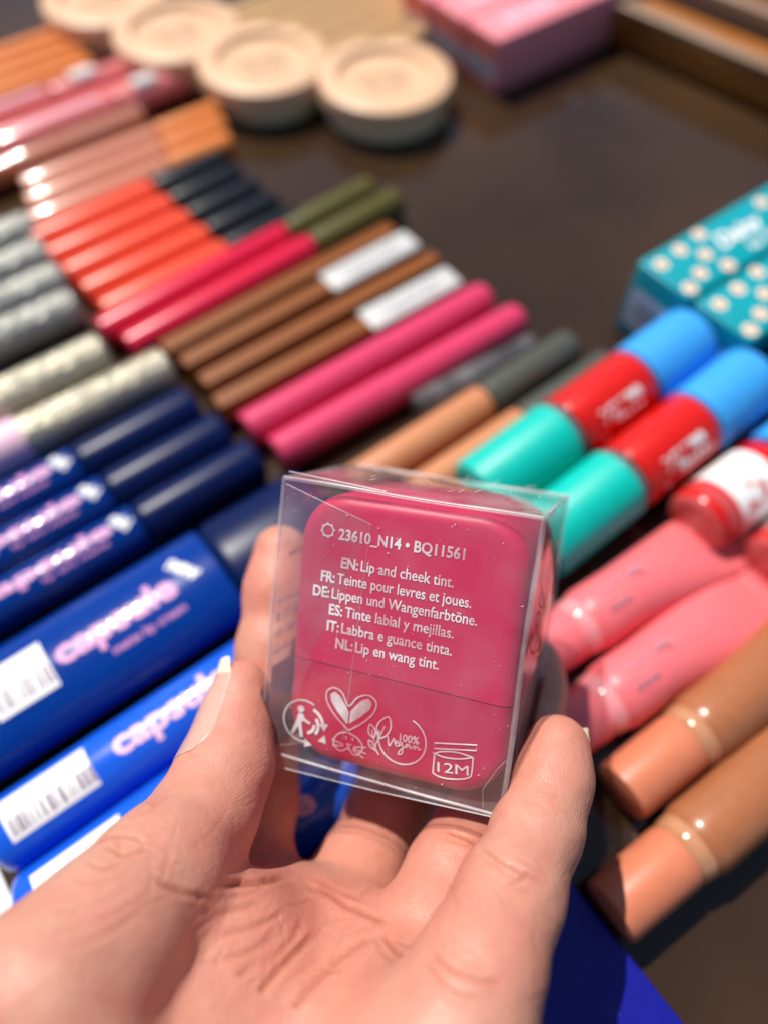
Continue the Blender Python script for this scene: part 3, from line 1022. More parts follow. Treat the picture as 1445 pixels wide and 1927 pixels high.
def pl_(pts):
    return poly(MMp(pts), Z)
# gear-like ring before the code
sp_ = [rb(arc(-14.8, 19.4, 1.15, 1.15, 0, 360, 24)[:-1], .28, True)]
for k in range(8):
    a = R(45 * k + 10)
    sp_.append(rb([(-14.8 + 1.15 * math.cos(a), 19.4 + 1.15 * math.sin(a)), (-14.8 + 1.5 * math.cos(a), 19.4 + 1.5 * math.sin(a))], .3))
flat('ring_mark', sp_, 'boxprint', box)
# recycling man in a ring of arrows
cx, cy, rr = -16.0, -19.75, 4.3
td = [rb(arc(cx, cy, rr, rr, 62, 285, 50), .34)]
td.append(pl_(arc(cx - .75, cy + 2.35, .72, .72, 0, 360, 20)[:-1]))
td.append(pl_([(cx - 1.1, cy + 1.5), (cx - .1, cy + 1.4), (cx + .25, cy + .6), (cx + 1.6, cy + .0), (cx + 1.5, cy - .45), (cx - .1, cy + .05), (cx - .35, cy - .6), (cx + .3, cy - 3.4), (cx - .35, cy - 3.5), (cx - .95, cy - 1.3), (cx - 1.9, cy - 3.3), (cx - 2.5, cy - 3.1), (cx - 1.6, cy - .5)]))
for (a0, a1, r_) in ((70, 5, 4.1), (40, -35, 2.9), (10, -75, 1.9)):
    pts = arc(cx + .7, cy - .6, r_ * .9, r_ * .9, a0, a1, 16)
    td.append(rb(pts, .62))
for (ax, ay, an) in ((cx + 4.4, cy + .4, -80), (cx + 4.2, cy - 2.6, -40), (cx + 1.5, cy - 4.1, -120)):
    a = R(an)
    d = np.array([math.cos(a), math.sin(a)]); nn = np.array([-d[1], d[0]])
    p = np.array([ax, ay])
    td.append(pl_([p + nn * 1.0, p - nn * 1.0, p + d * 1.5]))
flat('recycling_mark', td, 'boxprint', box)
# rabbit with heart ears
ear_out = spline([(-6.3, -19.3), (-9.3, -17.0), (-11.3, -14.6), (-11.6, -12.5), (-10.2, -11.35), (-8.4, -12.0), (-6.8, -14.3), (-5.2, -12.2), (-3.0, -11.2), (-1.3, -12.3), (-1.7, -14.6), (-3.6, -17.0), (-6.3, -19.3)], 6)
rab = [rb(ear_out, .26)]
for s in (-1, 1):
    e = [(-.15, -18.1), (-2.3, -16.2), (-4.0, -14.2), (-4.3, -12.9), (-3.5, -12.1), (-2.3, -12.7), (-.9, -14.4), (-.15, -15.6)]
    q = [(-6.5 + s * abs(px_), py_) if s < 0 else (-6.45 + abs(px_), py_ + .25) for px_, py_ in e]
    rab.append(pl_(q))
rab.append(rb(spline([(-6.6, -19.7), (-8.2, -20.4), (-9.1, -21.8), (-8.9, -23.0), (-7.7, -23.9), (-6.5, -23.3), (-5.9, -22.8), (-5.4, -23.4), (-4.4, -24.0), (-3.3, -23.0), (-3.1, -21.7), (-4.3, -20.4), (-6.3, -19.7)], 6), .26))
for pts in ([(-6.6, -20.6), (-6.6, -21.3)], [(-5.3, -20.5), (-5.2, -21.1)], [(-6.4, -22.1), (-5.9, -22.6), (-5.4, -22.1), (-6.4, -22.1)], [(-5.9, -22.6), (-5.9, -23.2)],
            [(-7.0, -22.4), (-9.6, -22.0)], [(-7.0, -22.7), (-9.3, -23.2)], [(-4.9, -22.4), (-2.3, -21.8)], [(-4.9, -22.7), (-2.2, -23.1)], [(-5.0, -23.0), (-2.6, -24.1)]):
    rab.append(rb(pts, .22))
flat('rabbit_mark', rab, 'boxprint', box)
# vegan ring with leaves
vg = [rb(arc(4.6, -18.5, 4.75, 4.75, 70, -190, 60), .26)]
vg.append(text_line('100%', 3.9 * mm, 1.5 * mm, 6.0 * mm, -17.8 * mm, Z, .02, R(3)))
script = spline([(1.7, -18.3), (2.2, -20.2), (2.9, -18.6), (3.1, -18.9), (3.3, -19.5), (3.9, -19.0), (3.4, -18.9), (3.4, -19.7), (4.0, -19.8), (4.7, -19.1), (4.3, -18.9), (4.1, -19.6), (4.8, -19.4), (4.9, -21.0), (4.2, -21.4), (4.4, -20.6), (5.5, -19.4), (6.1, -18.9), (5.5, -19.1), (5.6, -19.7), (6.3, -19.1), (6.4, -19.7), (6.9, -19.2), (7.2, -18.9), (7.2, -19.6), (7.6, -19.0), (7.9, -19.0), (8.0, -19.5), (8.5, -19.2)], 5)
vg.append(rb(script, .2))
for a_, tip in (((-.5, -21.0), (1.5, -14.5)), ((-.7, -20.4), (-2.0, -16.9)), ((-.2, -22.3), (-1.9, -20.2))):
    a_, tip = np.array(a_), np.array(tip)
    d = tip - a_; nn = np.array([-d[1], d[0]]) * .19
    s0 = a_ + d * .25
    o_ = spline([s0, s0 + d * .28 + nn, s0 + d * .55 + nn * .8, tip, s0 + d * .5 - nn * .9, s0 + d * .2 - nn * .8, s0], 6)
    vg.append(rb(o_, .24))
    vg.append(rb([a_ + d * .1, a_ + d * .7], .16))
vg.append(rb(spline([(-.1, -19.6), (-.5, -21.2), (.4, -22.6)], 6), .28))
flat('vegan_mark', vg, 'boxprint', box)
# open jar 12M
jr = [rb([(10.9, -17.3), (18.9, -15.6), (18.9, -16.7), (11.0, -18.4)], .26, True)]
jr.append(rb(spline([(11.2, -19.3), (12.6, -18.6), (15.5, -18.0), (18.5, -18.2)], 6), .26))
jr.append(rb(spline([(11.2, -19.3), (13.0, -19.6), (15.8, -19.2), (18.5, -18.2)], 6), .26))
jr.append(rb(spline([(11.2, -19.3), (11.3, -22.6), (11.6, -23.4), (13.5, -23.7), (16.5, -23.1), (18.3, -22.2), (18.6, -21.2), (18.5, -18.2)], 6), .28))
jr.append(text_line('12M', 6.0 * mm, 2.0 * mm, 15.0 * mm, -21.35 * mm, Z, 0.0, R(8)))
flat('jar_mark', jr, 'boxprint', box)
# reversed print on the left side panel (seen from within), barcode patch, yellow outline on the right one
def side_print(parts, m_, xs, sgn, name):
    v, f = join(parts)          # x: from front edge backwards, y: up
    V = np.stack([np.full(len(v), xs), v[:, 1], -v[:, 0]], 1)
    return new_obj(name, mesh_from(V, f), m_, box, smooth=False)
sp_parts = []
for i, (tx, w_) in enumerate((('Distributed by', 16), ('No. 129, IE', 12), ('NY 10001-USA', 14), ('www.ics.com', 12))):
    sp_parts.append(text_line(tx, w_ * mm, 1.7 * mm, (3.0 + w_ / 2) * mm, (2.5 - 3.6 * i) * mm, 0, .02, 0, mirror=True))
sp_parts.append(text_line('MADE IN PRC', 14 * mm, 1.6 * mm, 18 * mm, 23 * mm, 0, .02, 0, mirror=True))
sp_parts.append(text_line('cruelty free', 12 * mm, 1.6 * mm, 12 * mm, 12 * mm, 0, .02, 0, mirror=True))
side_print(sp_parts, 'boxprint', -x - .0004, -1, 'side_print')
side_print([quad(3 * mm, 12 * mm, -20 * mm, -11.5 * mm, 0)], 'daisy', -x - .0004, -1, 'barcode_patch')
yl = [ribbon([(px_ * mm, py_ * mm) for px_, py_ in spline([(14, 19), (10, 17), (9, 9), (10, 3), (15, -1), (21, 1), (24, 7), (22, 14), (24, 18), (20, 21), (16, 20), (14, 14), (18, 9), (21, 5)], 7)], .0005, 0),
      ribbon(MMp(arc(15, 6, 1.5, 1.5, 0, 360, 20)), .0005, 0), ribbon(MMp(arc(17, 11, 2.5, 3, 180, 350, 16)), .0005, 0)]
side_print(yl, 'yellow', x + .0010, 1, 'yellow_outline')
# lint and dust on the film
ln = []
rl = random.Random(3)
for k in range(16):
    px_, pz_ = rl.uniform(-x * .9, x * .95), rl.uniform(.002, bd_ * .8)
    a = rl.uniform(0, 6); l_ = rl.uniform(.0006, .0022)
    p0 = Vector((px_, y + .0016, -pz_))
    pts = [p0, p0 + Vector((math.cos(a), .25, math.sin(a))) * l_ * .5, p0 + Vector((math.cos(a + .6), .35, math.sin(a + .6))) * l_]
    ln.append(tube(pts, .000035, 4))
for k in range(85):
    px_, py_ = rl.uniform(-x * .96, x * .96), rl.uniform(-y * .98, y * .98)
    a = rl.uniform(0, 6); l_ = rl.choice((.00008, .0001, .00014, .0003))
    p0 = Vector((px_, py_, .0002))
    ln.append(tube([p0, p0 + Vector((math.cos(a), math.sin(a), 0)) * l_], rl.uniform(.00003, .00007), 4))
for k in range(60):
    px_, pz_ = rl.uniform(-x * .9, x * .95), rl.uniform(.0005, bd_ * .9)
    p0 = Vector((px_, y + .0013, -pz_))
    ln.append(tube([p0, p0 + Vector((.0001, 0, .0001))], rl.uniform(.00003, .00008), 4))
v, f = join(ln)
new_obj('lint', mesh_from(v, f), 'lint', box)

# ------------------------------------------------------------------ the hand
fw_ = np.array([0, math.cos(PITCH), -math.sin(PITCH)])
up_ = np.array([0, math.sin(PITCH), math.cos(PITCH)])
CAMP = np.array([0, 0, CAM_H])
def J(px, py, d, r):
    """joint of the hand: direction and distance measured from where the photograph was taken; radius in mm"""
    p = CAMP + (fw_ + np.array([1., 0, 0]) * (px - 722.5) / 1449 - up_ * (py - 963.5) / 1449) * d
    return np.array([*p, r / 1000])
def Wd(x_, y_, z_, r):
    return np.array([x_ / 100, y_ / 100, z_ / 100, r / 1000])

THUMB = [Wd(-3.5, -3.6, 7.0, 13.0), J(95, 1880, .112, 13.2), J(200, 1765, .120, 11.9), J(303, 1645, .131, 10.7), J(388, 1530, .145, 9.3), J(427, 1440, .152, 8.6), J(447, 1350, .158, 6.9), J(456, 1292, .160, 5.4)]
INDEX = [J(450, 1785, .155, 9.8), J(470, 1640, .163, 8.9), J(485, 1500, .168, 8.2), J(500, 1350, .171, 8.1), J(514, 1220, .174, 7.6), J(525, 1110, .177, 7.3), J(530, 1040, .179, 6.4)]
MIDDLE = [J(640, 1800, .154, 10.2), J(670, 1660, .166, 9.6), J(732, 1520, .178, 8.8), J(800, 1420, .188, 8.4), J(870, 1330, .192, 7.8), J(940, 1240, .196, 6.6)]
RING = [J(765, 1885, .138, 10.0), J(806, 1750, .144, 9.4), J(852, 1640, .152, 8.5), J(897, 1570, .160, 8.6), J(950, 1470, .170, 7.8), J(992, 1370, .178, 7.6), J(1003, 1290, .183, 7.0), J(1005, 1245, .185, 6.0)]
PINKY = [J(830, 2050, .112, 11.2), J(868, 1915, .116, 9.9), J(908, 1812, .121, 9.2), J(958, 1688, .130, 8.5), J(1010, 1562, .140, 7.5), J(1038, 1470, .146, 6.9), J(1048, 1405, .149, 6.1)]
WRIST = [(Wd(-3.6, -8.2, 5.6, 16), Wd(0.2, -8.6, 6.6, 16)), (Wd(-3.4, -8.5, 5.2, 16), Wd(0.0, -8.7, 6.0, 16))]
PALM = [(J(415, 1790, .135, 10), J(310, 1980, .121, 12)), (J(415, 1790, .135, 10), J(490, 1760, .149, 9.5)), (J(555, 1790, .148, 10.5), J(470, 1990, .127, 12)), (J(680, 1880, .143, 10.5), J(640, 2010, .127, 12)), 
        (Wd(-3.2, -7.5, 5.2, 15), INDEX[0]), (Wd(-2.2, -7.8, 5.4, 14), MIDDLE[0]), (Wd(-1.2, -8, 5.8, 14), RING[0]), (Wd(-0.2, -8, 6.3, 15), PINKY[0]),
        (Wd(-3.0, -7.2, 6.0, 15), THUMB[0]), (Wd(-3.4, -3.0, 5.6, 13.0), Wd(-2.9, -0.3, 3.2, 9.5)), WRIST[0], WRIST[1], (WRIST[0][0], WRIST[1][0]), (WRIST[0][1], WRIST[1][1]),
        (Wd(0.2, -3.2, 6.6, 13.5), Wd(0.0, -6.5, 6.6, 15)), (INDEX[0], MIDDLE[0]), (RING[0], Wd(0.5, -1.2, 6.0, 9.5))]

def cone(p, a, b):
    ba = (b - a)[:3]
    L2 = float(ba @ ba) + 1e-12
    pa = p - a[:3].astype(np.float32)
    h = np.clip((pa @ ba.astype(np.float32)) / np.float32(L2), 0, 1)
    q = pa - h[:, None] * ba.astype(np.float32)
    return np.sqrt(np.einsum('ij,ij->i', q, q)) - (np.float32(a[3]) + h * np.float32(b[3] - a[3]))
def smin(a, b, k):
    h = np.maximum(k - np.abs(a - b), 0) / k
    return np.minimum(a, b) - h * h * k * .25
def chain(p, joints, k=.004):
    d = None
    for a, b in zip(joints[:-1], joints[1:]):
        q = cone(p, a, b)
        d = q if d is None else smin(d, q, k)
    return d
Rb = np.array([list(BU), list(BW), list(BN)])
def box_sdf(p):
    l = (p - np.array(BO)) @ Rb.T
    q = np.abs(l - np.array([0, 0, -bd_ / 2])) - np.array([bw / 2 + .0006, bh / 2 + .0006, bd_ / 2 + .0006])
    return np.sqrt((np.maximum(q, 0) ** 2).sum(1)) + np.minimum(q.max(1), 0)
BUMPS = [(J(480, 1455, .1505, 6.6), THUMB), (J(515, 1200, .1715, 6.4), INDEX)]
def hand_sdf(p):
    P_ = None
    for a, b in PALM:
        q = cone(p, a, b)
        P_ = q if P_ is None else smin(P_, q, .012)
    d = P_
    for ch, k in ((THUMB, .006), (INDEX, .006), (MIDDLE, .006), (RING, .004), (PINKY, .007)):
        q = smin(P_, chain(p, ch), k)
        d = smin(d, q, .0015)
    d = np.maximum(d, -box_sdf(p).astype(np.float32))
    return d

def build_hand(vox=.00052):
    lo = np.array([-.082, -.110, .004]); hi = np.array([.056, .094, .108])
    n = ((hi - lo) / vox).astype(int) // 16 * 16 + 16
    G = np.full(tuple(n + 1), 1.0, np.float32)
    nb = n // 16
    bi = np.stack(np.meshgrid(*[np.arange(k) for k in nb], indexing='ij'), -1).reshape(-1, 3)
    cen = (lo + (bi * 16 + 8) * vox).astype(np.float32)
    dc = hand_sdf(cen)
    half = 16 * vox * .87 + .003
    for b_, d_ in zip(bi, dc):
        i, j, k = b_ * 16
        if abs(d_) > half:
            if d_ < 0:
                G[i:i + 17, j:j + 17, k:k + 17] = -1.0
    act = bi[np.abs(dc) <= half]
    off = np.stack(np.meshgrid(*[np.arange(17)] * 3, indexing='ij'), -1).reshape(-1, 3)
    for s in range(0, len(act), 64):
        A = act[s:s + 64]
        idx = (A[:, None, :] * 16 + off[None]).reshape(-1, 3)
        G[idx[:, 0], idx[:, 1], idx[:, 2]] = hand_sdf((lo + idx * vox).astype(np.float32))
    # surface nets
    S = G < 0
    cnt = np.zeros(tuple(n), np.int8)
    for dx in (0, 1):
        for dy in (0, 1):
            for dz in (0, 1):
                cnt += S[dx:dx + n[0], dy:dy + n[1], dz:dz + n[2]]
    cells = np.argwhere((cnt > 0) & (cnt < 8))
    ids = np.full(tuple(n), -1, np.int32)
    ids[tuple(cells.T)] = np.arange(len(cells))
    acc = np.zeros((len(cells), 3)); w = np.zeros(len(cells))
    cor = [np.array(c_) for c_ in ((0, 0, 0), (1, 0, 0), (0, 1, 0), (1, 1, 0), (0, 0, 1), (1, 0, 1), (0, 1, 1), (1, 1, 1))]
    for a in range(8):
        for b in range(a + 1, 8):
            if abs(cor[a] - cor[b]).sum() != 1:
                continue
            va = G[tuple((cells + cor[a]).T)]; vb = G[tuple((cells + cor[b]).T)]
            m_ = (va < 0) != (vb < 0)
            t = np.where(m_, va / np.where(m_, va - vb, 1), 0)
            acc += np.where(m_[:, None], cor[a] + (cor[b] - cor[a]) * t[:, None], 0)
            w += m_
    V = lo + (cells + acc / w[:, None]) * vox
    F = []
    for ax in range(3):
        o = [(1, 2), (2, 0), (0, 1)][ax]
        sl0 = [slice(1, k) for k in n]; sl0[ax] = slice(0, n[ax])
        sl1 = list(sl0); sl1[ax] = slice(1, n[ax] + 1)
        a_, b_ = S[tuple(sl0)], S[tuple(sl1)]
        e = np.argwhere(a_ != b_)
        inside = a_[tuple(e.T)]
        base = e.copy()
        for q in range(3):
            if q != ax:
                base[:, q] += 1
        e1 = np.zeros(3, int); e1[o[0]] = 1
        e2 = np.zeros(3, int); e2[o[1]] = 1
        quad_ = np.stack([ids[tuple((base - e1 - e2).T)], ids[tuple((base - e2).T)], ids[tuple(base.T)], ids[tuple((base - e1).T)]], 1)
        quad_[~inside] = quad_[~inside][:, ::-1]
        F.append(quad_)
    return V, np.concatenate(F)

def grad(p, e=.0004):
    g_ = np.stack([hand_sdf((p + np.eye(3)[i] * e).astype(np.float32)) - hand_sdf((p - np.eye(3)[i] * e).astype(np.float32)) for i in range(3)], 1)
    return g_ / (np.linalg.norm(g_, axis=1, keepdims=True) + 1e-9)

HV, HF = build_hand()
nrm = grad(HV)
d0 = hand_sdf(HV.astype(np.float32))
HV = HV - nrm * np.clip(d0, -.0004, .0004)[:, None]
# relax the net so that it carries no voxel stairs
ed = np.concatenate([HF[:, [0, 1]], HF[:, [1, 2]], HF[:, [2, 3]], HF[:, [3, 0]]])
deg = np.bincount(ed.ravel(), minlength=len(HV)).astype(float)
def relax(V, it=3, lam=.5):
    for _ in range(it):
        s = np.zeros_like(V)
        for q in range(3):
            s[:, q] = np.bincount(ed[:, 0], V[ed[:, 1], q], len(V)) + np.bincount(ed[:, 1], V[ed[:, 0], q], len(V))
        V = V + lam * (s / deg[:, None] - V)
    return V
HV = relax(HV, 4)
nrm = grad(HV, .0008)

# creases traced along the skin: each is a polyline seen from the photograph's side, cut into the real surface
rel = HV - CAMP
dep = rel @ fw_
PX = 722.5 + 1449 * rel[:, 0] / dep
PY = 963.5 - 1449 * (rel @ up_) / dep
facing = -(np.einsum('ij,ij->i', nrm, rel / np.linalg.norm(rel, axis=1, keepdims=True)))
z4 = lambda l: [(a / 2.408, 1200 + b / 2.408) for a, b in l]
z6 = lambda l: [(300 + a / 1.7, 1350 + b / 1.7) for a, b in l]
CREASES = []  # points, depth mm, width px, near limit, far limit (m)
T_ = (.095, .158)
for l, d_, w_ in [([(440, 935), (490, 905), (530, 900), (600, 905), (650, 930)], .30, 5), ([(480, 950), (520, 960), (560, 985), (650, 960), (700, 965)], .32, 5), ([(390, 1015), (440, 1035), (490, 1045), (570, 1015)], .26, 5),
                  ([(530, 900), (540, 945), (560, 985)], .2, 4), ([(600, 880), (640, 920), (660, 960)], .18, 4), ([(815, 800), (800, 860), (765, 960), (745, 1040)], .06, 5),
                  ([(730, 1110), (790, 1140), (860, 1165), (960, 1185)], .45, 8), ([(700, 1080), (740, 1130)], .2, 5),
                  ([(250, 1330), (400, 1300), (560, 1230), (700, 1140)], .16, 6), ([(280, 1400), (420, 1370), (560, 1300), (680, 1200)], .14, 6), ([(230, 1240), (330, 1230), (470, 1190), (600, 1130)], .14, 6), ([(300, 1470), (450, 1440), (560, 1370)], .1, 6),
                  ([(330, 1090), (420, 1110), (520, 1090), (600, 1050)], .14, 5), ([(850, 515), (880, 540), (900, 520)], .2, 4)]:
    CREASES.append((z4(l), d_, w_, *T_))
PM = (.120, .175)
for l, d_, w_ in [([(205, 540), (300, 532), (420, 512)], .6, 8), ([(470, 545), (540, 562), (610, 605), (690, 640), (722, 655)], .35, 9), ([(500, 520), (580, 560), (650, 585)], .22, 8),
                  ([(722, 690), (745, 735), (790, 775), (840, 790)], .5, 8), ([(735, 705), (790, 730), (850, 735)], .22, 6), ([(690, 700), (720, 760), (770, 800)], .25, 7),
                  ([(190, 640), (250, 615), (330, 590)], .22, 9), ([(190, 700), (250, 685), (330, 660), (400, 620)], .24, 9), ([(190, 775), (250, 762), (300, 745), (380, 690)], .22, 9), ([(150, 870), (220, 850), (300, 800)], .26, 9),
                  ([(240, 975), (290, 925), (340, 860), (420, 770), (520, 680)], .42, 10), ([(400, 981), (450, 910), (530, 820), (620, 740), (700, 700)], .32, 10), ([(540, 981), (620, 950), (700, 930), (760, 905)], .36, 10), ([(620, 900), (680, 850), (730, 800)], .2, 9), ([(460, 640), (420, 720), (340, 800)], .2, 9),
                  ([(90, 870), (190, 930), (240, 981)], .15, 8)]:
    CREASES.append((z6(l), d_, w_, *PM))
K_ = (.095, .142)
for l, d_, w_ in [([(1030, 415), (1060, 440), (1100, 465), (1180, 505), (1240, 540)], .35, 6), ([(1110, 530), (1145, 525), (1180, 505)], .3, 6), ([(1020, 440), (1080, 480), (1150, 520)], .2, 5), ([(1150, 450), (1220, 500)], .12, 5),
                  ([(870, 740), (905, 785), (960, 815), (1040, 845), (1090, 850)], .45, 7), ([(850, 770), (890, 830), (960, 880), (1040, 900)], .35, 7), ([(880, 860), (930, 905), (1000, 930)], .25, 6), ([(960, 640), (970, 720)], .08, 4), ([(1010, 620), (1060, 650), (1110, 640)], .08, 4)]:
    CREASES.append((z6(l), d_, w_, *K_))
for l, d_, w_ in [([(915, 365), (960, 378), (1010, 405), (1030, 430)], .4, 6), ([(905, 385), (960, 400), (1000, 420)], .25, 5), ([(770, 560), (800, 640), (820, 700)], .1, 6), ([(800, 640), (850, 650), (890, 640)], .12, 5)]:
    CREASES.append((z6(l), d_, w_, .140, .172))
rc = np.random.default_rng(21)
for k in range(110):            # fine secondary lines of the palm, thumb and fingers
    zone = k % 4
    if zone < 2:
        x_, y_, an, far = rc.uniform(360, 720), rc.uniform(1680, 1925), rc.normal(-.75, .5), PM
    elif zone == 2:
        x_, y_, an, far = rc.uniform(60, 430), rc.uniform(1500, 1900), rc.normal(-.35, .5), T_
    else:
        x_, y_, an, far = rc.uniform(830, 1050), rc.uniform(1480, 1920), rc.normal(.35, .6), K_
    L_ = rc.uniform(18, 60)
    dx_, dy_ = math.cos(an) * L_, math.sin(an) * L_
    CREASES.append(([(x_ - dx_, y_ - dy_), (x_ + rc.normal(0, 5), y_ + rc.normal(0, 5)), (x_ + dx_, y_ + dy_)], rc.uniform(.05, .12), 5.0, *far))
def crease_field(px, py, dp):
    D = np.zeros(len(px)); C_ = np.zeros(len(px))
    for pts, d_, w_, n0, f0 in CREASES:
        w_ = w_ * .72
        s = np.array(spline(pts, 6))
        s = s + np.random.default_rng(int(s[0, 0])).normal(0, .8, s.shape)
        sel = np.where((px > s[:, 0].min() - 40) & (px < s[:, 0].max() + 40) & (py > s[:, 1].min() - 40) & (py < s[:, 1].max() + 40) & (dp > n0) & (dp < f0) & (facing > .05))[0]
        if not len(sel):
            continue
        P2 = np.stack([px[sel], py[sel]], 1)
        best = np.full(len(sel), 1e9); tt_ = np.zeros(len(sel))
        for i in range(len(s) - 1):
            a, b = s[i], s[i + 1]
            ba = b - a
            h = np.clip(((P2 - a) @ ba) / (ba @ ba + 1e-9), 0, 1)
            q = np.linalg.norm(P2 - a - h[:, None] * ba, axis=1)
            tt_ = np.where(q < best, (i + h) / (len(s) - 1), tt_)
            best = np.minimum(best, q)
        fade = np.clip(np.minimum(tt_, 1 - tt_) * 5 + .15, 0, 1)
        g_ = np.exp(-(best / w_) ** 2) * fade
        # a groove with slightly swollen lips
        D[sel] += 1.0 * d_ / 1000 * (g_ - .35 * np.exp(-((best - 2.1 * w_) / (1.3 * w_)) ** 2) * fade)
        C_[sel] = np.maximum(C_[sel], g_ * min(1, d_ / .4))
    return D, C_
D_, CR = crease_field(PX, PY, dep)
# soft unevenness of flesh
q = HV * 1000
und = .10 * np.sin(q[:, 0] * .55 + 1.3 * np.sin(q[:, 1] * .31)) * np.sin(q[:, 1] * .47 + q[:, 2] * .4) + .05 * np.sin(q[:, 0] * 1.3 + q[:, 2] * .9) * np.sin(q[:, 1] * 1.1)
HV = HV - nrm * (D_ - und / 1000 * .7)[:, None]

hm = bpy.data.meshes.new('hand')
hm.from_pydata(HV.tolist(), [], HF.tolist())
hm.update()
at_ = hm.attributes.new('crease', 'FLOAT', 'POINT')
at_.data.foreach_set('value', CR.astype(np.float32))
# blood showing near the fingertips and knuckle pads
red = np.zeros(len(HV))
for j_, s_ in ((THUMB[6], .010), (THUMB[5], .009), (INDEX[-2], .012), (PINKY[-1], .010), (RING[2], .012), (MIDDLE[1], .014), (PINKY[2], .010), (INDEX[1], .012)):
    red = np.maximum(red, np.exp(-((HV - j_[:3]) ** 2).sum(1) / (s_ * 1.25) ** 2))
palmc = np.array(J(560, 1830, .14, 1)[:3])
red = np.maximum(red, .75 * np.exp(-((HV - palmc) ** 2).sum(1) / .03 ** 2))
at_ = hm.attributes.new('flush', 'FLOAT', 'POINT')
at_.data.foreach_set('value', red.astype(np.float32))

def skin_mat():
    m, t, b = new_mat('skin')
    N, Lk = t.nodes, t.links
    tc = N.new('ShaderNodeTexCoord')
    def noise(sc_, det=4, dist=0):
        n_ = N.new('ShaderNodeTexNoise')
        n_.inputs['Scale'].default_value = sc_; n_.inputs['Detail'].default_value = det; n_.inputs['Distortion'].default_value = dist
        Lk.new(tc.outputs['Object'], n_.inputs['Vector'])
        return n_
    def mix(a, b_, f_):
        x_ = N.new('ShaderNodeMix'); x_.data_type = 'RGBA'
        for s_, v_ in ((6, a), (7, b_)):
            if isinstance(v_, tuple): x_.inputs[s_].default_value = (*v_, 1)
            else: Lk.new(v_, x_.inputs[s_])
        if isinstance(f_, float): x_.inputs[0].default_value = f_
        else: Lk.new(f_, x_.inputs[0])
        return x_.outputs[2]
    def attr(nm):
        a_ = N.new('ShaderNodeAttribute'); a_.attribute_name = nm
        return a_.outputs['Fac']
    def mul(a_, k_):
        x_ = N.new('ShaderNodeMath'); x_.operation = 'MULTIPLY'; x_.use_clamp = True
        Lk.new(a_, x_.inputs[0])
        if isinstance(k_, float): x_.inputs[1].default_value = k_
        else: Lk.new(k_, x_.inputs[1])
        return x_.outputs[0]
    n1, n2 = noise(110, 5, .6), noise(420, 4)
    rp = N.new('ShaderNodeMapRange'); rp.inputs[1].default_value = .35; rp.inputs[2].default_value = .68
    Lk.new(n1.outputs['Fac'], rp.inputs[0])
    n5 = noise(1700, 3)
    base = mix((0.57, 0.300, 0.212), (0.56, 0.205, 0.150), rp.outputs[0])
    base = mix(base, (0.62, 0.39, 0.30), mul(n2.outputs['Fac'], .35))
    base = mix(base, (0.66, 0.225, 0.165), mul(attr('flush'), .78))
    base = mix(base, (0.50, 0.20, 0.13), mul(n5.outputs['Fac'], .38))
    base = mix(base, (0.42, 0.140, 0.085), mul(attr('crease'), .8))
    Lk.new(base, b.inputs['Base Color'])
    b.inputs['Subsurface Weight'].default_value = .32
    b.inputs['Subsurface Radius'].default_value = (1.0, .33, .18)
    b.inputs['Subsurface Scale'].default_value = .0024
    b.inputs['Roughness'].default_value = .44
    b.inputs['Specular IOR Level'].default_value = .42
    # fine skin grain and finger ridges
    vo = N.new('ShaderNodeTexVoronoi'); vo.inputs['Scale'].default_value = 1000; vo.feature = 'DISTANCE_TO_EDGE'
    Lk.new(tc.outputs['Object'], vo.inputs['Vector'])
    wv = N.new('ShaderNodeTexWave'); wv.inputs['Scale'].default_value = 1050; wv.inputs['Distortion'].default_value = 9; wv.inputs['Detail'].default_value = 1.5; wv.inputs['Detail Scale'].default_value = .12
    mp = N.new('ShaderNodeMapping'); mp.inputs['Rotation'].default_value = (.5, .3, .4)
    Lk.new(tc.outputs['Object'], mp.inputs[0]); Lk.new(mp.outputs[0], wv.inputs['Vector'])
    b1_ = N.new('ShaderNodeBump'); b1_.inputs['Strength'].default_value = .16; b1_.inputs['Distance'].default_value = .00012
    Lk.new(wv.outputs['Fac'], b1_.inputs['Height'])
    b2_ = N.new('ShaderNodeBump'); b2_.inputs['Strength'].default_value = .5; b2_.inputs['Distance'].default_value = .00012
    Lk.new(vo.outputs['Distance'], b2_.inputs['Height']); Lk.new(b1_.outputs[0], b2_.inputs['Normal'])
    b3_ = N.new('ShaderNodeBump'); b3_.inputs['Strength'].default_value = .5; b3_.inputs['Distance'].default_value = .0003
    Lk.new(n2.outputs['Fac'], b3_.inputs['Height']); Lk.new(b2_.outputs[0], b3_.inputs['Normal'])
    Lk.new(b3_.outputs[0], b.inputs['Normal'])
    ve = N.new('ShaderNodeTexVoronoi'); ve.inputs['Scale'].default_value = 420; ve.feature = 'DISTANCE_TO_EDGE'
    wn_ = noise(200, 3)
    am = N.new('ShaderNodeVectorMath'); am.operation = 'SCALE'; am.inputs['Scale'].default_value = .006
    Lk.new(wn_.outputs['Color'], am.inputs[0])
    aa = N.new('ShaderNodeVectorMath'); aa.operation = 'ADD'
    Lk.new(tc.outputs['Object'], aa.inputs[0]); Lk.new(am.outputs[0], aa.inputs[1]); Lk.new(aa.outputs[0], ve.inputs['Vector'])
    vr = N.new('ShaderNodeMapRange'); vr.inputs[2].default_value = .07
    Lk.new(ve.outputs['Distance'], vr.inputs[0])
    b4_ = N.new('ShaderNodeBump'); b4_.inputs['Strength'].default_value = .2; b4_.inputs['Distance'].default_value = .00016
    Lk.new(vr.outputs[0], b4_.inputs['Height']); Lk.new(b3_.outputs[0], b4_.inputs['Normal'])
    Lk.new(b4_.outputs[0], b.inputs['Normal'])
